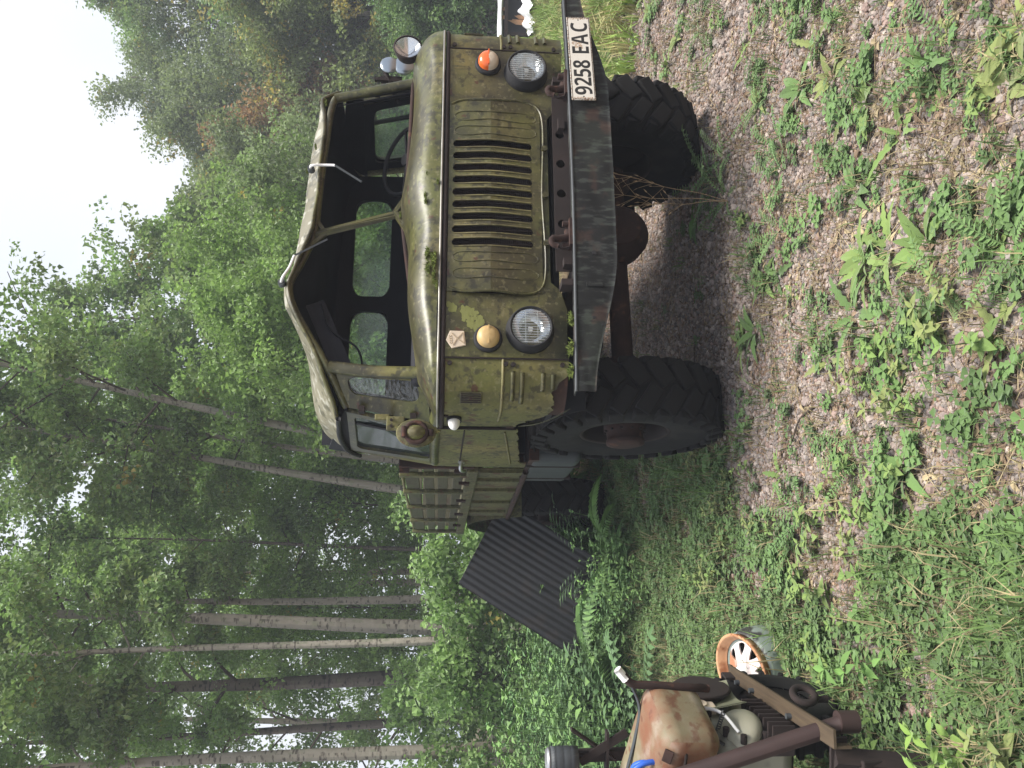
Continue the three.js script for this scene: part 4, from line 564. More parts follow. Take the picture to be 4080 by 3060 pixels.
function tree(o) {
  const q = mulberry(o.seed ?? Math.floor(rnd() * 1e6)), t = thing(o.name, o.label, 'tree', o.group), y0 = gh(o.x, o.z) - .05; t.position.set(o.x, y0, o.z);
  const [dx, dz] = o.top ?? [(q() - .5) * .6, (q() - .5) * .6], H = o.h, r0 = o.r, bend = o.bend ?? 0;
  const pt = (f) => V(dx * Math.pow(f, 1 + bend) + .03 * H * .1 * Math.sin(f * 7 + q0), f * H, dz * Math.pow(f, 1 + bend)); const q0 = q() * 6;
  const tp = []; for (let i = 0; i <= 12; i++) tp.push(pt(i / 12));
  part('trunk', tube(tp, (f) => r0 * (1 + .35 * Math.exp(-f * 25)) * (1 - .82 * f), 10, 36), o.bark ?? M.barkGrey, t);
  const limbs = [], sp = [], cb = o.cb ?? .3, nl = o.nl ?? 20, prof = o.prof ?? ((f) => Math.pow(Math.sin(Math.PI * (.12 + .83 * f)), .7));
  for (let i = 0; i < nl; i++) {
    const f = (i + q()) / nl, hf = cb + (1 - cb) * f * .97, L = o.cr * prof(f) * (.65 + .5 * q()), az = i * 2.4 + q() * 1.2, up = (o.up ?? .5) * (.5 + q()) + f * .5;
    const a = pt(hf), d = V(Math.cos(az), up, Math.sin(az)).normalize(), e = a.clone().addScaledVector(d, L).add(V(0, -.12 * L, 0)), md = a.clone().lerp(e, .5).add(V((q() - .5) * .1, .10 * L, (q() - .5) * .1));
    const rr = Math.max(.006, r0 * .38 * (1 - hf) + .006); limbs.push(tube([a, md, e], (s) => rr * (1 - .75 * s), 5, 5)); sp.push([a, md, e, L]);
  }
  if (limbs.length) part('branches', limbs, o.bark === M.barkPale ? M.barkGrey : M.twig, t).userData.kind = 'stuff';
  const set = SPRAY[o.spray ?? 'aspen'], each = Math.ceil(o.ns / set.length), base = o.col ?? GREEN.mid, alt = o.alt ?? GREEN.olive, pos = V();
  const cg = grp('crown', t);
  set.forEach((g, si) => { scatter('leaves', g, M.leaf, each, (m, c) => {
    const [a, b, e, L] = sp[Math.floor(q() * sp.length)], s = .2 + .85 * Math.sqrt(q()); pos.copy(a).lerp(b, clamp(s * 2)).lerp(e, clamp(s * 2 - 1) || 0); if (s <= .5) pos.copy(a).lerp(b, s * 2); else pos.copy(b).lerp(e, s * 2 - 1);
    const j = (o.spread ?? .34) * (L * .5 + .35); pos.add(rv(q).multiplyScalar(j * Math.cbrt(q()))); if (pos.y < .2) pos.y = .2 + q() * .4;
    m.position.copy(pos); m.rotation.set((q() - .5) * 1.1, q() * 6.28, (q() - .5) * 1.1); m.scale.setScalar((o.sc ?? .34) * (.7 + .6 * q()));
    const k = .62 + .75 * q(), y = Math.pow(q(), 2.2); c.setRGB(lerp(base[0], alt[0], y) * k, lerp(base[1], alt[1], y) * k, lerp(base[2], alt[2], y) * k);
    if (q() < (o.yellow ?? .004)) c.setRGB(.40 * k, .33 * k, .07 * k);
  }, cg); instTotal += each; });
  return t;
}
// --- trees whose trunks can be told apart, from the truck towards the picture's far side of the wood
const near = 'slender trees at the edge of the wood';
tree({ name: 'aspen_tree', label: 'long grey trunk leaning over the cab, just behind the cargo bed', x: -1.21, z: -12, h: 10.5, r: .085, top: [2.0, .3], bend: .25, cb: .5, cr: 2.2, nl: 20, ns: 750, col: GREEN.mid, seed: 11 });
tree({ name: 'aspen_tree', label: 'thinner grey trunk leaning close behind the long leaning one', x: -1.50, z: -13, h: 8.5, r: .07, top: [1.1, .2], bend: .1, cb: .5, cr: 1.6, nl: 14, ns: 700, col: GREEN.sunFresh, seed: 12 });
tree({ name: 'aspen_tree', label: 'leaning grey trunk rising above the front of the slatted bed', x: -1.86, z: -12.5, h: 10.5, r: .085, top: [1.55, .1], bend: .2, cb: .5, cr: 2.0, nl: 18, ns: 675, col: GREEN.mid, seed: 13 });
tree({ name: 'aspen_tree', label: 'very thin dark trunk between the leaning trunks and the forked one', x: -2.92, z: -14, h: 8, r: .05, top: [.25, 0], cb: .45, cr: 1.3, nl: 14, ns: 600, bark: M.barkDark, col: GREEN.mid, seed: 14 });
tree({ name: 'alder_tree', label: 'grey trunk forking high up, beside the thick grey trunk', x: -3.50, z: -13, h: 9.5, r: .085, top: [.1, .2], cb: .5, cr: 1.5, nl: 16, ns: 700, col: GREEN.mid, seed: 15 });
tree({ name: 'aspen_tree', label: 'thickest grey trunk standing straight above the corrugated sheet', x: -3.66, z: -12, h: 11.5, r: .125, top: [.4, .1], cb: .55, cr: 2.1, nl: 18, ns: 675, col: GREEN.mid, alt: GREEN.sunFresh, seed: 16 });
tree({ name: 'birch_tree', label: 'pale slim trunk curving at its foot, next to the thickest trunk', x: -3.02, z: -10, h: 9.5, r: .062, top: [-.42, -.1], bend: -.45, cb: .5, cr: 1.6, nl: 16, ns: 900, bark: M.barkPale, col: GREEN.mid, seed: 17 });
tree({ name: 'alder_tree', label: 'broad dark mossy trunk half hidden by leaves deep in the wood', x: -5.0, z: -14, h: 12, r: .15, top: [-.4, 0], cb: .4, cr: 2.2, nl: 20, ns: 750, bark: M.barkDark, col: GREEN.mid, alt: GREEN.sunFresh, seed: 18 });
tree({ name: 'alder_tree', label: 'dark medium trunk between the mossy trunk and the pale birch', x: -5.85, z: -14, h: 11, r: .09, top: [-.3, .1], cb: .42, cr: 1.8, nl: 18, ns: 600, bark: M.barkDark, col: GREEN.mid, alt: GREEN.sunFresh, seed: 19 });
tree({ name: 'birch_tree', label: 'pale birch trunk nearest the engine cart', x: -4.5, z: -10, h: 9.5, r: .10, top: [-.3, 0], cb: .55, cr: 1.9, nl: 16, ns: 900, bark: M.barkPale, col: GREEN.mid, seed: 20 });
tree({ name: 'birch_tree', label: 'short glimpse of a pale trunk far behind the forked tree', x: -3.95, z: -17, h: 9, r: .09, cb: .5, cr: 1.6, nl: 14, ns: 700, bark: M.barkPale, col: GREEN.sunFresh, seed: 21 });
// --- understorey saplings with leaves down to the ground
const und = 'leafy saplings filling the wood edge';
for (const [x, z, h, cr, c, ns, lb] of [[.2, -11.5, 4.4, 1.2, 'sunFresh', 800, 'bright leafy sapling behind the rear dome of the cab roof'], [1.2, -12, 4.8, 1.4, 'sunFresh', 1000, 'bright leafy sapling behind the ridge of the crushed roof'], [2.2, -13.5, 5.2, 1.5, 'sunFresh', 1100, 'bright leafy sapling behind the middle of the cab roof'], [-.7, -15.5, 6.4, 1.7, 'sunFresh', 1000, 'bright sapling between the cab roof and the long leaning trunk'], [-2.3, -14.6, 4.4, 1.2, 'sunFresh', 700, 'bright sapling behind the slatted cargo bed'], [-2.6, -16, 6.5, 1.7, 'sunFresh', 1000, 'taller bright sapling deeper in the wood behind the cargo bed'], [-4.1, -14.6, 4.8, 1.3, 'sunFresh', 700, 'bright sapling right behind the thickest grey trunk'], [-5.4, -16, 5.5, 1.5, 'mid', 800, 'sapling between the slim pale trunk and the dark mossy trunk'], [-4.4, -11.2, 2.0, .9, 'mid', 420, 'low sapling in front of the dark mossy trunk'], [-3.4, -9.6, 1.5, .7, 'mid', 320, 'low leafy sapling at the foot of the slim pale trunk'], [-5.0, -9.4, 1.8, .8, 'mid', 400, 'low sapling at the foot of the pale birch'], [-2.3, -9.6, 1.6, .7, 'mid', 320, 'low sapling above the top corner of the corrugated sheet'], [3.4, -14.5, 5.0, 1.5, 'dull', 1000, 'dull green sapling behind the roof corner nearest the spotlight'], [-1.4, -10.4, 1.9, .6, 'mid', 300, 'small sapling peeping over the rear corner of the cargo bed']])
  tree({ name: 'sapling', label: lb, group: und, x, z, h, r: .03, cb: .11, cr, nl: 26, ns, sc: .32, spread: .4, col: GREEN[c], alt: GREEN.sunFresh, bark: M.twig, up: .6, prof: (f) => .55 + .55 * Math.sin(Math.PI * (.1 + .8 * f)) });
// --- the wood behind
const bg = 'tall trees of the wood behind the truck';
for (const [x, z, h, cr, c, lb] of [[-.2, -17.5, 10.4, 2.2, 'sunFresh', 'tall bright tree behind the long leaning trunk'], [1.4, -18.5, 9.8, 2.2, 'mid', 'mid green tree rising behind the crushed roof ridge'], [2.9, -19, 8.2, 2.0, 'sunFresh', 'bright tree just beside the open sky behind the roof'], [-2.2, -20, 12.4, 2.5, 'sunFresh', 'tall bright tree behind the cargo bed trunks'], [-5.2, -21, 13, 2.6, 'sunFresh', 'tall bright tree behind the thickest trunk'], [-8.4, -20, 13, 2.6, 'mid', 'tall tree behind the pale birch'], [-1.0, -25, 13, 2.8, 'sunFresh', 'distant bright tree behind the leaning trunks'], [4.2, -21, 8.0, 2.2, 'dull', 'dull green tree below the gap of open sky'], [-11.5, -22, 14, 3, 'mid', 'tall distant tree beyond the birch'], [-4.6, -27, 12, 3, 'sunFresh', 'farthest bright tree behind the slim pale trunk'], [-8.2, -27, 12, 3, 'sunFresh', 'farthest bright tree behind the dark mossy trunk'], [1.9, -25, 8.8, 2.6, 'mid', 'distant mid green tree behind the middle of the roof']])
  tree({ name: 'forest_tree', label: lb, group: bg, x, z, h, r: .11, cb: .14, cr, nl: 30, ns: 1000, sc: .5, spread: .42, col: GREEN[c], alt: GREEN.olive, bark: M.barkGrey, prof: (f) => .45 + .75 * Math.sin(Math.PI * (.12 + .85 * f)) * (f > .8 ? .8 : 1) });
// --- tall trees across the clearing
const acr = 'tall hazy trees across the clearing';
for (const [x, z, h, cr, c, y, lb] of [[5.4, -21.5, 7.2, 2.1, 'dull', .02, 'dull green tree at the edge of the sky gap, next to the reddish tree'], [6.9, -23, 7.6, 2.1, 'rusty', .1, 'reddish brown tree beyond the cab roof'], [8.6, -25, 9.8, 2.4, 'dull', .03, 'grey-green tree sloping up from the reddish tree'], [10.2, -27, 11.9, 2.7, 'dull', .02, 'tall grey-green tree with the first high crown beside the sky'], [12.2, -27, 12.5, 2.9, 'mid', .03, 'tallest grey-green tree across the clearing'], [14.4, -27, 12.4, 3.0, 'dull', .03, 'tall dull tree behind the spotlight'], [9.6, -21, 6.6, 2.1, 'olive', .05, 'olive yellowing tree low in front of the tall ones'], [11.6, -22, 7.4, 2.3, 'mid', .05, 'mid green tree behind the round spotlight'], [16.6, -26, 11.2, 3.1, 'mid', .03, 'tall tree at the outer edge of the clearing'], [18.5, -24, 10.5, 3, 'dull', .03, 'dull tree farthest out along the clearing'], [7.2, -27, 9.2, 2.5, 'dull', .02, 'distant dull tree behind the reddish one'], [13.6, -21, 6.8, 2.3, 'olive', .05, 'olive tree low at the outer edge of the clearing']])
  tree({ name: 'clearing_tree', label: lb, group: acr, x, z, h, r: .14, cb: .08, cr, nl: 34, ns: 2100, sc: .62, spread: .42, spray: 'fine', col: GREEN[c], alt: c === 'rusty' ? GREEN.dull : GREEN.olive, yellow: y, bark: M.barkGrey, prof: (f) => .5 + .7 * Math.sin(Math.PI * (.1 + .85 * f)) });
tree({ name: 'bare_branch_tree', label: 'pale bare branching stem in front of the clearing trees', x: 8.9, z: -19.5, h: 4.2, r: .09, top: [.5, 0], cb: .35, cr: 1.6, nl: 9, ns: 120, sc: .4, up: 1.0, col: GREEN.olive, yellow: .3, bark: M.barkGrey, seed: 71 });
for (const [x, z, h, lb] of [[7.9, -17.5, 2.3, 'bright green bush behind the spotlight stalk'], [9.0, -17.0, 2.0, 'bright green bush next to the pale bare stem'], [10.0, -17.5, 2.4, 'bright green bush at the outer edge above the scrap'], [6.9, -18.5, 1.9, 'low green bush hidden behind the twin mirrors'], [5.4, -19, 2.4, 'green bush behind the windscreen post of the cab'], [11.2, -16.8, 2.2, 'green bush outermost along the clearing'], [4.2, -17.5, 2.6, 'green bush behind the cab door window']])
  tree({ name: 'green_bush', label: lb, group: 'bushes along the clearing edge', x, z, h, r: .03, cb: .05, cr: 1.2, nl: 24, ns: 900, sc: .34, spread: .45, col: [.14, .24, .075], alt: GREEN.sunFresh, bark: M.twig, up: .9, prof: () => 1 });

// --- undergrowth plants
const plantMat = new THREE.MeshPhysicalMaterial({ color: 0xffffff, vertexColors: true, roughness: 1, transmission: .18, thickness: 0, side: THREE.DoubleSide });
const tint = (c) => { const m = plantMat.clone(); m.color.setRGB(...c); return m; };
function fernGeo(seed, n, L) {
  const q = mulberry(seed), m = new MB();
  for (let i = 0; i < n; i++) {
    const az = i / n * 6.283 + q(), out = .35 + .35 * q(), len = L * (.75 + .4 * q()); let p = V(0, 0, 0), d = V(Math.cos(az) * out, 1, Math.sin(az) * out).normalize(); const st = 22, fl = V(Math.cos(az), 0, Math.sin(az));
    for (let k = 0; k < st; k++) { const nx = p.clone().addScaledVector(d, len / st); m.stem(p, nx, .004); const t = k / st; if (k > 2) for (const g of [-1, 1]) { const side = V(-fl.z, 0, fl.x).multiplyScalar(g).addScaledVector(d, .55), w = len * .26 * Math.sin(Math.PI * (.12 + .86 * t)); m.leaf(nx, side, V(0, 1, 0).addScaledVector(fl, -.6), w, w * .2 + .01, { fold: .2, bend: .3, k: .8 + .4 * q() }); } p = nx; d.addScaledVector(fl, .07).add(V(0, -.055 - .05 * t, 0)).normalize(); }
  } return m.geo(true);
}
function stemGeo(seed, n, H, leaf, pairs, o = {}) {
  const q = mulberry(seed), m = new MB();
  for (let i = 0; i < n; i++) {
    const az = q() * 6.28, lean = (o.lean ?? .25) * q(), h = H * (.6 + .5 * q()); let p = V((q() - .5) * (o.r ?? .3), 0, (q() - .5) * (o.r ?? .3)), d = V(Math.cos(az) * lean, 1, Math.sin(az) * lean).normalize();
    for (let k = 0; k < pairs; k++) { const nx = p.clone().addScaledVector(d, h / pairs).add(V((q() - .5) * .02, 0, (q() - .5) * .02)); m.stem(p, nx, .0035); const a = az + k * 1.57 + q() * .4, f = leaf * (.65 + .6 * q()) * (k < 1 ? .6 : 1 - .35 * k / pairs); for (const g of [0, Math.PI]) m.leaf(nx, V(Math.cos(a + g), .35 - .3 * q(), Math.sin(a + g)), V(0, 1, 0), f, f * (o.w ?? .5), { steps: o.steps ?? 4, fold: .18, bend: .35, teeth: o.teeth ?? 0, k: .8 + .4 * q() }); p = nx; }
    for (let g = 0; g < 3; g++) m.leaf(p, V(Math.cos(g * 2.1), .7, Math.sin(g * 2.1)), V(0, 1, 0), leaf * .6, leaf * .3, { steps: 3, k: 1.15 });
  } return m.geo(true);
}
function rosetteGeo(seed, n, L, w, teeth, upr = .35) { const q = mulberry(seed), m = new MB(); for (let i = 0; i < n; i++) { const a = i / n * 6.28 + q() * .6, f = .6 + .55 * q(), up = upr * (.3 + 1.4 * q()); m.leaf(V(Math.cos(a) * .01, .006, Math.sin(a) * .01), V(Math.cos(a), up, Math.sin(a)), V(0, 1, 0).add(rv(q).multiplyScalar(.25)), L * f, w * f, { steps: teeth ? 12 : 7, teeth, fold: .22, bend: .45 + .3 * q(), k: .75 + .5 * q() }); } return m.geo(true); }
function pinnateGeo(seed, n, L) { const q = mulberry(seed), m = new MB(); for (let i = 0; i < n; i++) { const a = i / n * 6.28 + q(), len = L * (.7 + .5 * q()); let p = V(0, 0, 0), d = V(Math.cos(a), .9 * q() + .25, Math.sin(a)).normalize(); for (let k = 0; k < 13; k++) { const nx = p.clone().addScaledVector(d, len / 13); m.stem(p, nx, .002); if (k > 1) for (const g of [-1, 1]) m.leaf(nx, V(-Math.sin(a) * g, .1, Math.cos(a) * g).addScaledVector(d, .5), V(0, 1, 0), len * .13, len * .05, { steps: 4, teeth: .3, fold: .2, k: .8 + .4 * q() }); p = nx; d.y -= .04; d.normalize(); } m.leaf(p, d, V(0, 1, 0), len * .13, len * .06, { steps: 4 }); } return m.geo(true); }
const place = (m, x, z, s, sink = .01) => { m.position.set(x, gh(x, z) - sink, z); m.rotation.set(R(-.06, .06), R(0, 6.28), R(-.06, .06)); m.scale.setScalar(s); };
function clones(name, label, cat, group, geos, mats, spots) { spots.forEach(([x, z, s], i) => { const m = part(name, geos[i % geos.length], mats[Math.floor(rnd() * mats.length)]); tag(m, label, cat, group); place(m, x, z, s); }); }
const band = (n, x0, x1, z0, z1, s0, s1, ok = () => true) => { const o = []; let g = 0; while (o.length < n && g++ < n * 30) { const x = R(x0, x1), z = R(z0, z1); if (ok(x, z)) o.push([x, z, R(s0, s1)]); } return o; };
// front edge of the thicket: farther out beside the cart, closer to the truck further back
const edge = (x) => lerp(-6.35, -4.9, clamp((-1.5 - x) / 2.2));
const inThicket = (x, z) => z < edge(x) && !(x > -2.35 && z > -7.5 && z < -5.9 && hsh(Math.floor(x * 97), Math.floor(z * 89), 2) > .3) && !(x > -2.2 && x < -.9 && z > -7.5 && z < -6.3 && x > -1.35);
clones('fern', 'arching green fern in the thicket beside the corrugated sheet', 'fern', 'ferns in the thicket', [fernGeo(301, 9, 1.05), fernGeo(302, 8, 1.2), fernGeo(303, 10, .9)], [tint([.13, .24, .07]), tint([.10, .20, .06]), tint([.15, .27, .07])], [...band(40, -5.4, -1.5, -9.6, -6.5, .6, 1.0, inThicket), [-1.42, -7.0, .6], [-1.5, -6.6, .5], [-1.62, -8.4, 1.2], [-1.5, -9.0, 1.3], [-1.9, -8.8, 1.25]]);
clones('nettle_plant', 'upright leafy nettle stems at the edge of the thicket', 'nettle', 'nettles along the thicket edge', [stemGeo(311, 9, .95, .10, 9, { teeth: .25, r: .5, lean: .5 }), stemGeo(312, 7, 1.05, .13, 8, { teeth: .2, r: .5, w: .6, lean: .6 }), stemGeo(313, 14, .8, .07, 9, { teeth: .25, r: .5 }), stemGeo(314, 8, .7, .11, 6, { r: .4, w: .7, lean: .7 })], [tint([.12, .23, .06]), tint([.15, .27, .07]), tint([.09, .19, .06])], [...band(120, -5, -1.5, -9.4, -4.8, .45, 1.25, inThicket), ...band(12, -2.3, -1.1, -6.7, -5.9, .4, .62)]);
clones('rowan_shoot', 'low shrub with feathery divided leaves among the ferns', 'shrub', 'feathery shrubs among the ferns', [pinnateGeo(321, 22, .6), pinnateGeo(322, 18, .7)], [tint([.12, .23, .08]), tint([.09, .18, .06])], band(48, -5, -1.6, -9.4, -5.0, .9, 1.5, inThicket));
// --- weeds of the gravel
const seen = (x, z) => Math.abs(x / -z) < .52 && z < -1.9;
const clump = (x, z) => fbm(x / 16 + .5, z / 16 + .5, 28, 3, 133) + R(-.12, .12) > .47;
const noTruck = (x, z) => !(x > -.35 && x < 1.9 && z < -4.15);
const wildMat = [tint([.16, .25, .065]), tint([.12, .205, .06]), tint([.18, .26, .07]), tint([.21, .25, .08])];
const dand = [rosetteGeo(331, 12, .15, .038, .5), rosetteGeo(332, 9, .18, .042, .45, .7), rosetteGeo(333, 14, .13, .034, .55), rosetteGeo(334, 8, .15, .05, .15, .8)];
clones('dandelion', 'dandelion rosette with toothed leaves growing in the gravel', 'dandelion', 'dandelion rosettes in the gravel', dand, wildMat, [[.508, -3.66, 1.1], [.271, -2.9, 1.15], [-.05, -2.6, 1.1], [.45, -2.45, 1.0], [1.25, -4.75, 1.2], [.85, -2.6, .9], [.15, -3.3, .9], [1.3, -3.4, 1.0], [.95, -3.1, .9], ...band(12, 0, 1.1, -2.9, -2.0, .7, 1.05, seen), ...band(80, -.9, 3.6, -6.5, -1.95, .4, .95, (x, z) => seen(x, z) && noTruck(x, z) && gravelW(x, z) > .4 && clump(x + 3, z))]);
const broad = [stemGeo(341, 3, .17, .085, 3, { w: .55, r: .10, lean: .7 }), stemGeo(342, 2, .22, .075, 4, { w: .6, r: .06, lean: .5 }), stemGeo(343, 4, .13, .07, 3, { w: .6, r: .14, lean: .8 })];
clones('broadleaf_weed', 'small broad-leaved green weed sprouting from the ground', 'weed', 'broad-leaved weeds on the clearing', broad, wildMat, [...band(60, -1.7, .3, -5.0, -1.95, .4, .85, (x, z) => seen(x, z) && noTruck(x, z) && clump(x, z)), ...band(22, 0, 3.6, -7, -2, .3, .6, (x, z) => seen(x, z) && noTruck(x, z) && clump(x, z))]);
clones('silverweed', 'low silverweed tuft with divided leaves in the gravel', 'weed', 'silverweed tufts in the gravel', [pinnateGeo(351, 9, .17), pinnateGeo(352, 7, .2)], [tint([.15, .25, .08]), tint([.12, .22, .07])], [[1.15, -4.55, 1.3], [1.22, -4.7, 1.5], [1.05, -4.4, 1.2], [1.3, -4.45, 1.1], ...band(20, -.6, 3.4, -6, -2, .6, 1.0, (x, z) => seen(x, z) && noTruck(x, z) && clump(x, z))]);
clones('dock_plant', 'leafy plant with large leaves close beside the engine cart', 'weed', 'large-leaved plants beside the engine cart', [stemGeo(361, 3, .42, .15, 4, { w: .5, r: .12, lean: .5 }), stemGeo(362, 2, .5, .16, 4, { w: .45, r: .1, lean: .4 })], [tint([.15, .28, .07]), tint([.19, .30, .06])], [[-1.0, -2.16, .5], [-.93, -2.62, .5]]);
clones('burdock', 'broad round-leaved rosette beside the front tyre', 'weed', 'broad rosettes beside the tyre', [rosetteGeo(371, 7, .22, .16, 0, .5)], [tint([.13, .25, .06])], [[-.55, -4.55, 1.1], [-.75, -4.9, .9], [1.05, -4.95, .8]]);
{ // dry seed stalks in front of the far front tyre
  const s = thing('dry_stalk', 'dry tan seed stalk standing in front of the front axle', 'dry weed'); const bx = 1.02, bz = -4.35; s.position.set(bx, gh(bx, bz), bz); const q = mulberry(9), m = new MB();
  for (const [lx, lz, h] of [[.02, 0, .74], [.12, .03, .62], [-.04, .05, .45]]) { let p = V(0, 0, 0); for (let k = 0; k < 10; k++) { const nx = V(lx * (k + 1) / 10 + Math.sin(k) * .006, h * (k + 1) / 10, lz * (k + 1) / 10); m.stem(p, nx, .0035 - k * .0002); if (k > 4) for (let j = 0; j < 3; j++) { const d = rv(q); d.y = Math.abs(d.y) + .6; d.normalize(); const e = nx.clone().addScaledVector(d, .05 + .06 * q()); m.stem(nx, e, .0018); m.leaf(e, d, rv(q), .035, .007); } p = nx; } } part('stalks', m.geo(true), std({ color: new THREE.Color(.40, .28, .16), roughness: .9, vertexColors: true, side: THREE.DoubleSide }), s);
}
for (const [x, z, a, l, lb] of [[.55, -2.3, .7, .5, 'long dry grey twig lying on the gravel'], [-.2, -3.4, 2.2, .4, 'thin bent brown twig lying among the weeds'], [.1, -4.9, .3, .35, 'short dry stick lying under the truck']]) { const t = thing('fallen_twig', lb, 'twig'); t.position.set(x, gh(x, z) + .012, z); t.rotation.y = a; part('twig_body', tube([[-l / 2, 0, 0], [-l / 6, .008, .02], [l / 6, .006, -.015], [l / 2, .004, .03]], (f) => .006 * (1 - .6 * f), 6, 16), M.twig, t); }
// --- gravel, grass, clover, leaf litter: nobody could count them
{
  const stone = (s) => { const g = new THREE.IcosahedronGeometry(1, 1), P = g.attributes.position; for (let i = 0; i < P.count; i++) { const k = hsh(Math.round(P.getX(i) * 50) & 255, Math.round(P.getY(i) * 50 + P.getZ(i) * 77) & 255, s), f = .72 + .5 * k; P.setXYZ(i, P.getX(i) * f, P.getY(i) * f * .62, P.getZ(i) * f * .8); } g.computeVertexNormals(); return g; };
  const pal = [[.27, .215, .19], [.33, .27, .235], [.21, .175, .155], [.28, .20, .17], [.38, .32, .275], [.17, .145, .135], [.25, .22, .20], [.30, .245, .215]], sm = std({ color: 0xffffff, roughness: .85 });
  const q = mulberry(404);
  for (let v = 0; v < 4; v++) { const m = scatter('gravel', stone(v * 7 + 1), sm, v < 3 ? 42000 : 9000, (o, c) => {
    const d = 1.7 + 6.2 * Math.pow(q(), 1.25), u = (q() - .5) * 1.12, x = u * d, z = -d; if (q() > gravelW(x, z) * 1.0 + .04) return false;
    const s = (v < 3 ? .005 + .009 * q() * q() : .011 + .018 * q() * q() * q()) * (d > 4 ? 1.25 : 1); o.position.set(x, gh(x, z) + s * (.1 + .3 * q()), z); o.rotation.set(q() * .8, q() * 6.28, q() * .8); o.scale.set(s, s, s); const p = pal[Math.floor(q() * pal.length)], k = .75 + .5 * q(); c.setRGB(p[0] * k, p[1] * k, p[2] * k);
  }); m.name = numbered('gravel'); tag(m, 'pinkish grey gravel scattered over the clearing', 'gravel', 'gravel of the clearing', 'stuff'); }
  const blade = (seed, n, h, w) => { const r = mulberry(seed), m = new MB(); for (let i = 0; i < n; i++) { const a = r() * 6.28, l = h * (.5 + .7 * r()), b = V((r() - .5) * .07, 0, (r() - .5) * .07), o = V(Math.cos(a), 0, Math.sin(a)), s = V(-o.z, 0, o.x).multiplyScalar(w / 2), f = .3 + 1.0 * r(); const p1 = b.clone().add(V(0, l * .6, 0)).addScaledVector(o, l * f * .28), p2 = b.clone().add(V(0, l * (1 - f * .25), 0)).addScaledVector(o, l * f * .75); m.tri(b.clone().sub(s), b.clone().add(s), p1.clone().add(s)); m.tri(b.clone().sub(s), p1.clone().add(s), p1.clone().sub(s)); m.tri(p1.clone().sub(s), p1.clone().add(s), p2); } return m.geo(); };
  const gm = leafMat(.25); const gw = (x, z) => 1 - gravelW(x, z);
  [[501, 12, .085, .0035, 12000, 0], [502, 8, .17, .004, 4500, 1], [503, 8, .09, .003, 6000, 2]].forEach(([s, n, h, w, cnt, kind]) => { const m = scatter('grass', blade(s, n, h, w), gm, cnt, (o, c) => {
    const d = 1.75 + (kind === 1 ? 12 : 7) * Math.pow(q(), 1.3), u = (q() - .5) * 1.16, x = u * d, z = -d, W = gw(x, z); if (q() > W + (kind === 2 ? .22 : .03)) return false; if (!noTruck(x, z) && q() < .7) return false; if (x < -.6 && z < edge(x) - .5 && q() < .6) return false;
    o.position.set(x, gh(x, z) - .004, z); o.rotation.set((q() - .5) * .5, q() * 6.28, (q() - .5) * .5); o.scale.setScalar(.55 + .75 * q()); const k = .7 + .7 * q(); q() < (kind === 2 ? .6 : .34) ? c.setRGB(.30 * k, .25 * k, .13 * k) : x > 1.5 && d > 5 ? c.setRGB(.24 * k, .33 * k, .07 * k) : c.setRGB(.105 * k, .175 * k, .045 * k);
  }); m.name = numbered('grass'); tag(m, 'short grass growing over the clearing', 'grass', 'grass of the clearing', 'stuff'); });
  { // far meadow strip
    const m = scatter('grass', blade(505, 14, .35, .012), gm, 9000, (o, c) => { const x = R(1.5, 15), z = R(-19, -6.5); if (x < 2.3 + (z + 6.5) * -.02 && z > -9.5) return false; o.position.set(x, gh(x, z) - .01, z); o.rotation.set(R(-.3, .3), R(0, 6.28), R(-.3, .3)); o.scale.setScalar(R(.5, 1.1)); const k = R(.7, 1.3); rnd() < .35 ? c.setRGB(.34 * k, .31 * k, .13 * k) : c.setRGB(.22 * k, .32 * k, .07 * k); }); m.name = numbered('grass'); tag(m, 'pale meadow grass beyond the truck', 'grass', 'grass of the clearing', 'stuff');
  }
  const small = (() => { const r = mulberry(77), m = new MB(); for (let i = 0; i < 12; i++) { const b = V((r() - .5) * .09, .01 + r() * .035, (r() - .5) * .09), a = r() * 6.28; m.stem(V(b.x * .6, 0, b.z * .6), b, .001); for (let k = 0; k < 3; k++) m.leaf(b, V(Math.cos(a + k * 2.1), .15, Math.sin(a + k * 2.1)), V(0, 1, 0), .016 + .01 * r(), .013 + .008 * r(), { at: .6, bend: .1 }); } return m.geo(); })();
  { const m = scatter('ground_cover', small, gm, 13000, (o, c) => { const d = 1.75 + 6.5 * Math.pow(q(), 1.2), u = (q() - .5) * 1.14, x = u * d, z = -d; if (q() > gw(x, z) * .95 + .05) return false; if (!noTruck(x, z) && q() < .85) return false; o.position.set(x, gh(x, z), z); o.rotation.set((q() - .5) * .3, q() * 6.28, (q() - .5) * .3); o.scale.setScalar(.7 + 1.0 * q()); const k = .7 + .6 * q(); c.setRGB(.12 * k, .21 * k, .06 * k); }); tag(m, 'small clover leaves covering the soil', 'ground cover', null, 'stuff'); }
  const dry = (() => { const r = mulberry(78), m = new MB(); for (let i = 0; i < 3; i++) m.leaf(V((r() - .5) * .1, .006, (r() - .5) * .1), V(r() - .5, .05, r() - .5), V(0, 1, 0), .028, .014, { steps: 4, fold: .4, bend: .5 }); for (let i = 0; i < 6; i++) { const p = V((r() - .5) * .12, .004, (r() - .5) * .12); m.stem(p, p.clone().add(V((r() - .5) * .3, .012 * r(), (r() - .5) * .3)), .0011); } return m.geo(); })();
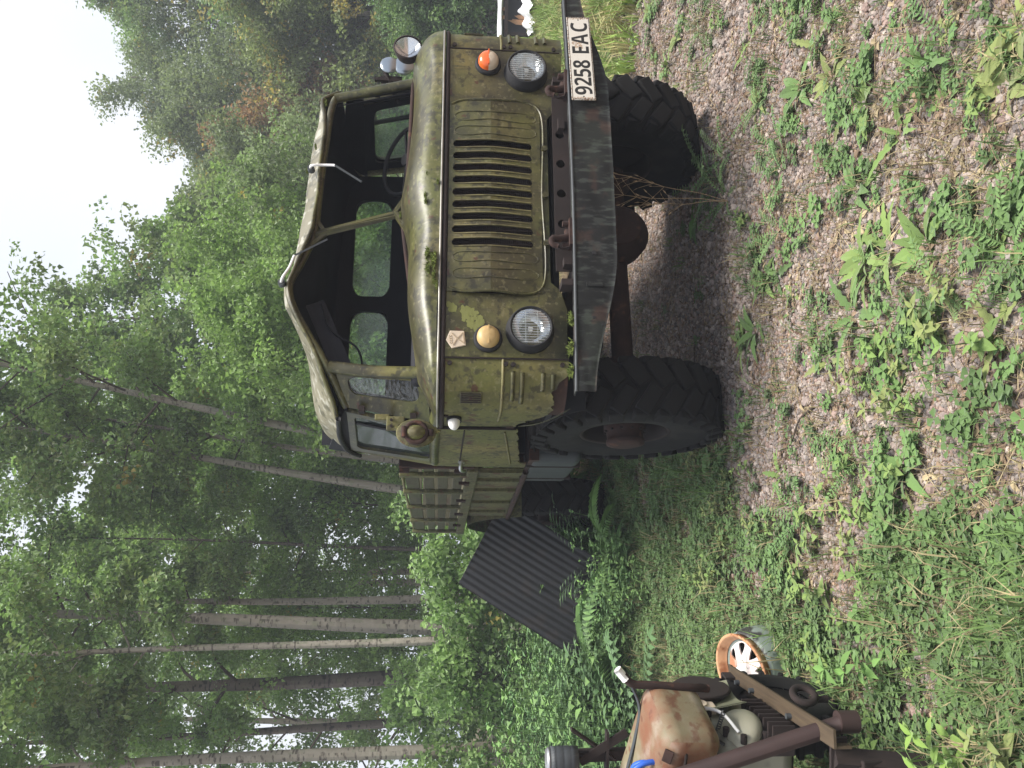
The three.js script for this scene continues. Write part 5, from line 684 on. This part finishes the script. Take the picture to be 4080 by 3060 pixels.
  { const m = scatter('leaf_litter', dry, std({ color: 0xffffff, roughness: .95, side: THREE.DoubleSide }), 5200, (o, c) => { const d = 1.75 + 8 * Math.pow(q(), 1.2), u = (q() - .5) * 1.14, x = u * d, z = -d; o.position.set(x, gh(x, z) + .004, z); o.rotation.set((q() - .5) * .2, q() * 6.28, (q() - .5) * .2); o.scale.setScalar(.6 + .8 * q()); const k = .5 + .8 * q(); c.setRGB(.22 * k, .155 * k, .10 * k); if (q() < gravelW(x, z) * .35) return false; if (q() < .35) c.setRGB(.34 * k, .27 * k, .16 * k); }); tag(m, 'dry leaves and straw scattered on the ground', 'litter', null, 'stuff'); }
}
console.log('sprays', instTotal);

// --- moss clumps along the belt and roof edge of the truck, lichen on its front
{
  const q = mulberry(3), m = new MB(); for (let i = 0; i < 150; i++) { const b = V((q() - .5) * .075 * (q() + .3), q() * .012, (q() - .5) * .035), d = rv(q); d.y = Math.abs(d.y) + .3; m.leaf(b, d, rv(q), .012 + .012 * q(), .006, { bend: .3, k: .6 + .8 * q() }); } const mg = m.geo(true), mm = M.moss.clone(); mm.vertexColors = true; mm.side = THREE.DoubleSide; mm.color.setRGB(.13, .165, .035);
  for (const [x, y, z, s] of [[-.37, 1.612, .922, 1.3], [-.42, 1.64, .905, 1.1], [-.34, 1.645, .90, 1.0], [-.46, 1.615, .92, .8], [-.50, 1.605, .925, .6], [.04, 1.61, .922, .5], [-.05, 1.665, .892, .6], [-.02, 1.67, .885, .5], [.02, 1.80, .60, .6], [.78, 2.24, .475, .6], [.48, 2.275, .50, .5], [-.85, 1.006, 1.06, 1.2], [-.72, 1.004, 1.075, 1.0], [-.95, 1.006, 1.04, 1.1], [.1, 1.665, .89, .4], [.33, 2.31, .50, .5]]) { const c = part('moss_clump', mg, mm, truck); c.position.set(x, y, z); c.scale.setScalar(s); c.rotation.y = R(0, 6); }
  const bl = (cx, cy, n, sx, sy) => { const l = []; for (let i = 0; i < n; i++) { const a = q() * 6.28, t = Math.sqrt(q()), x = cx + Math.cos(a) * t * sx, y = cy + Math.sin(a) * t * sy + (x - cx) * .5; const g = new THREE.CircleGeometry(.004 + .008 * q(), 7); const P = g.attributes.position; for (let k = 1; k < P.count; k++) { const f = .6 + .7 * q(); P.setXY(k, P.getX(k) * f, P.getY(k) * f); } g.translate(x, y, ZF - .009 + i * .00001); l.push(boxUV(g)); } return merge(l); };
  const lm = std({ color: new THREE.Color(.20, .21, .07), roughness: 1 }); part('lichen_patch', bl(-.655, 1.445, 150, .06, .045), lm, truck); part('lichen_patch', bl(-.60, 1.54, 24, .025, .02), lm, truck);
}
renderer.render(scene, camera);
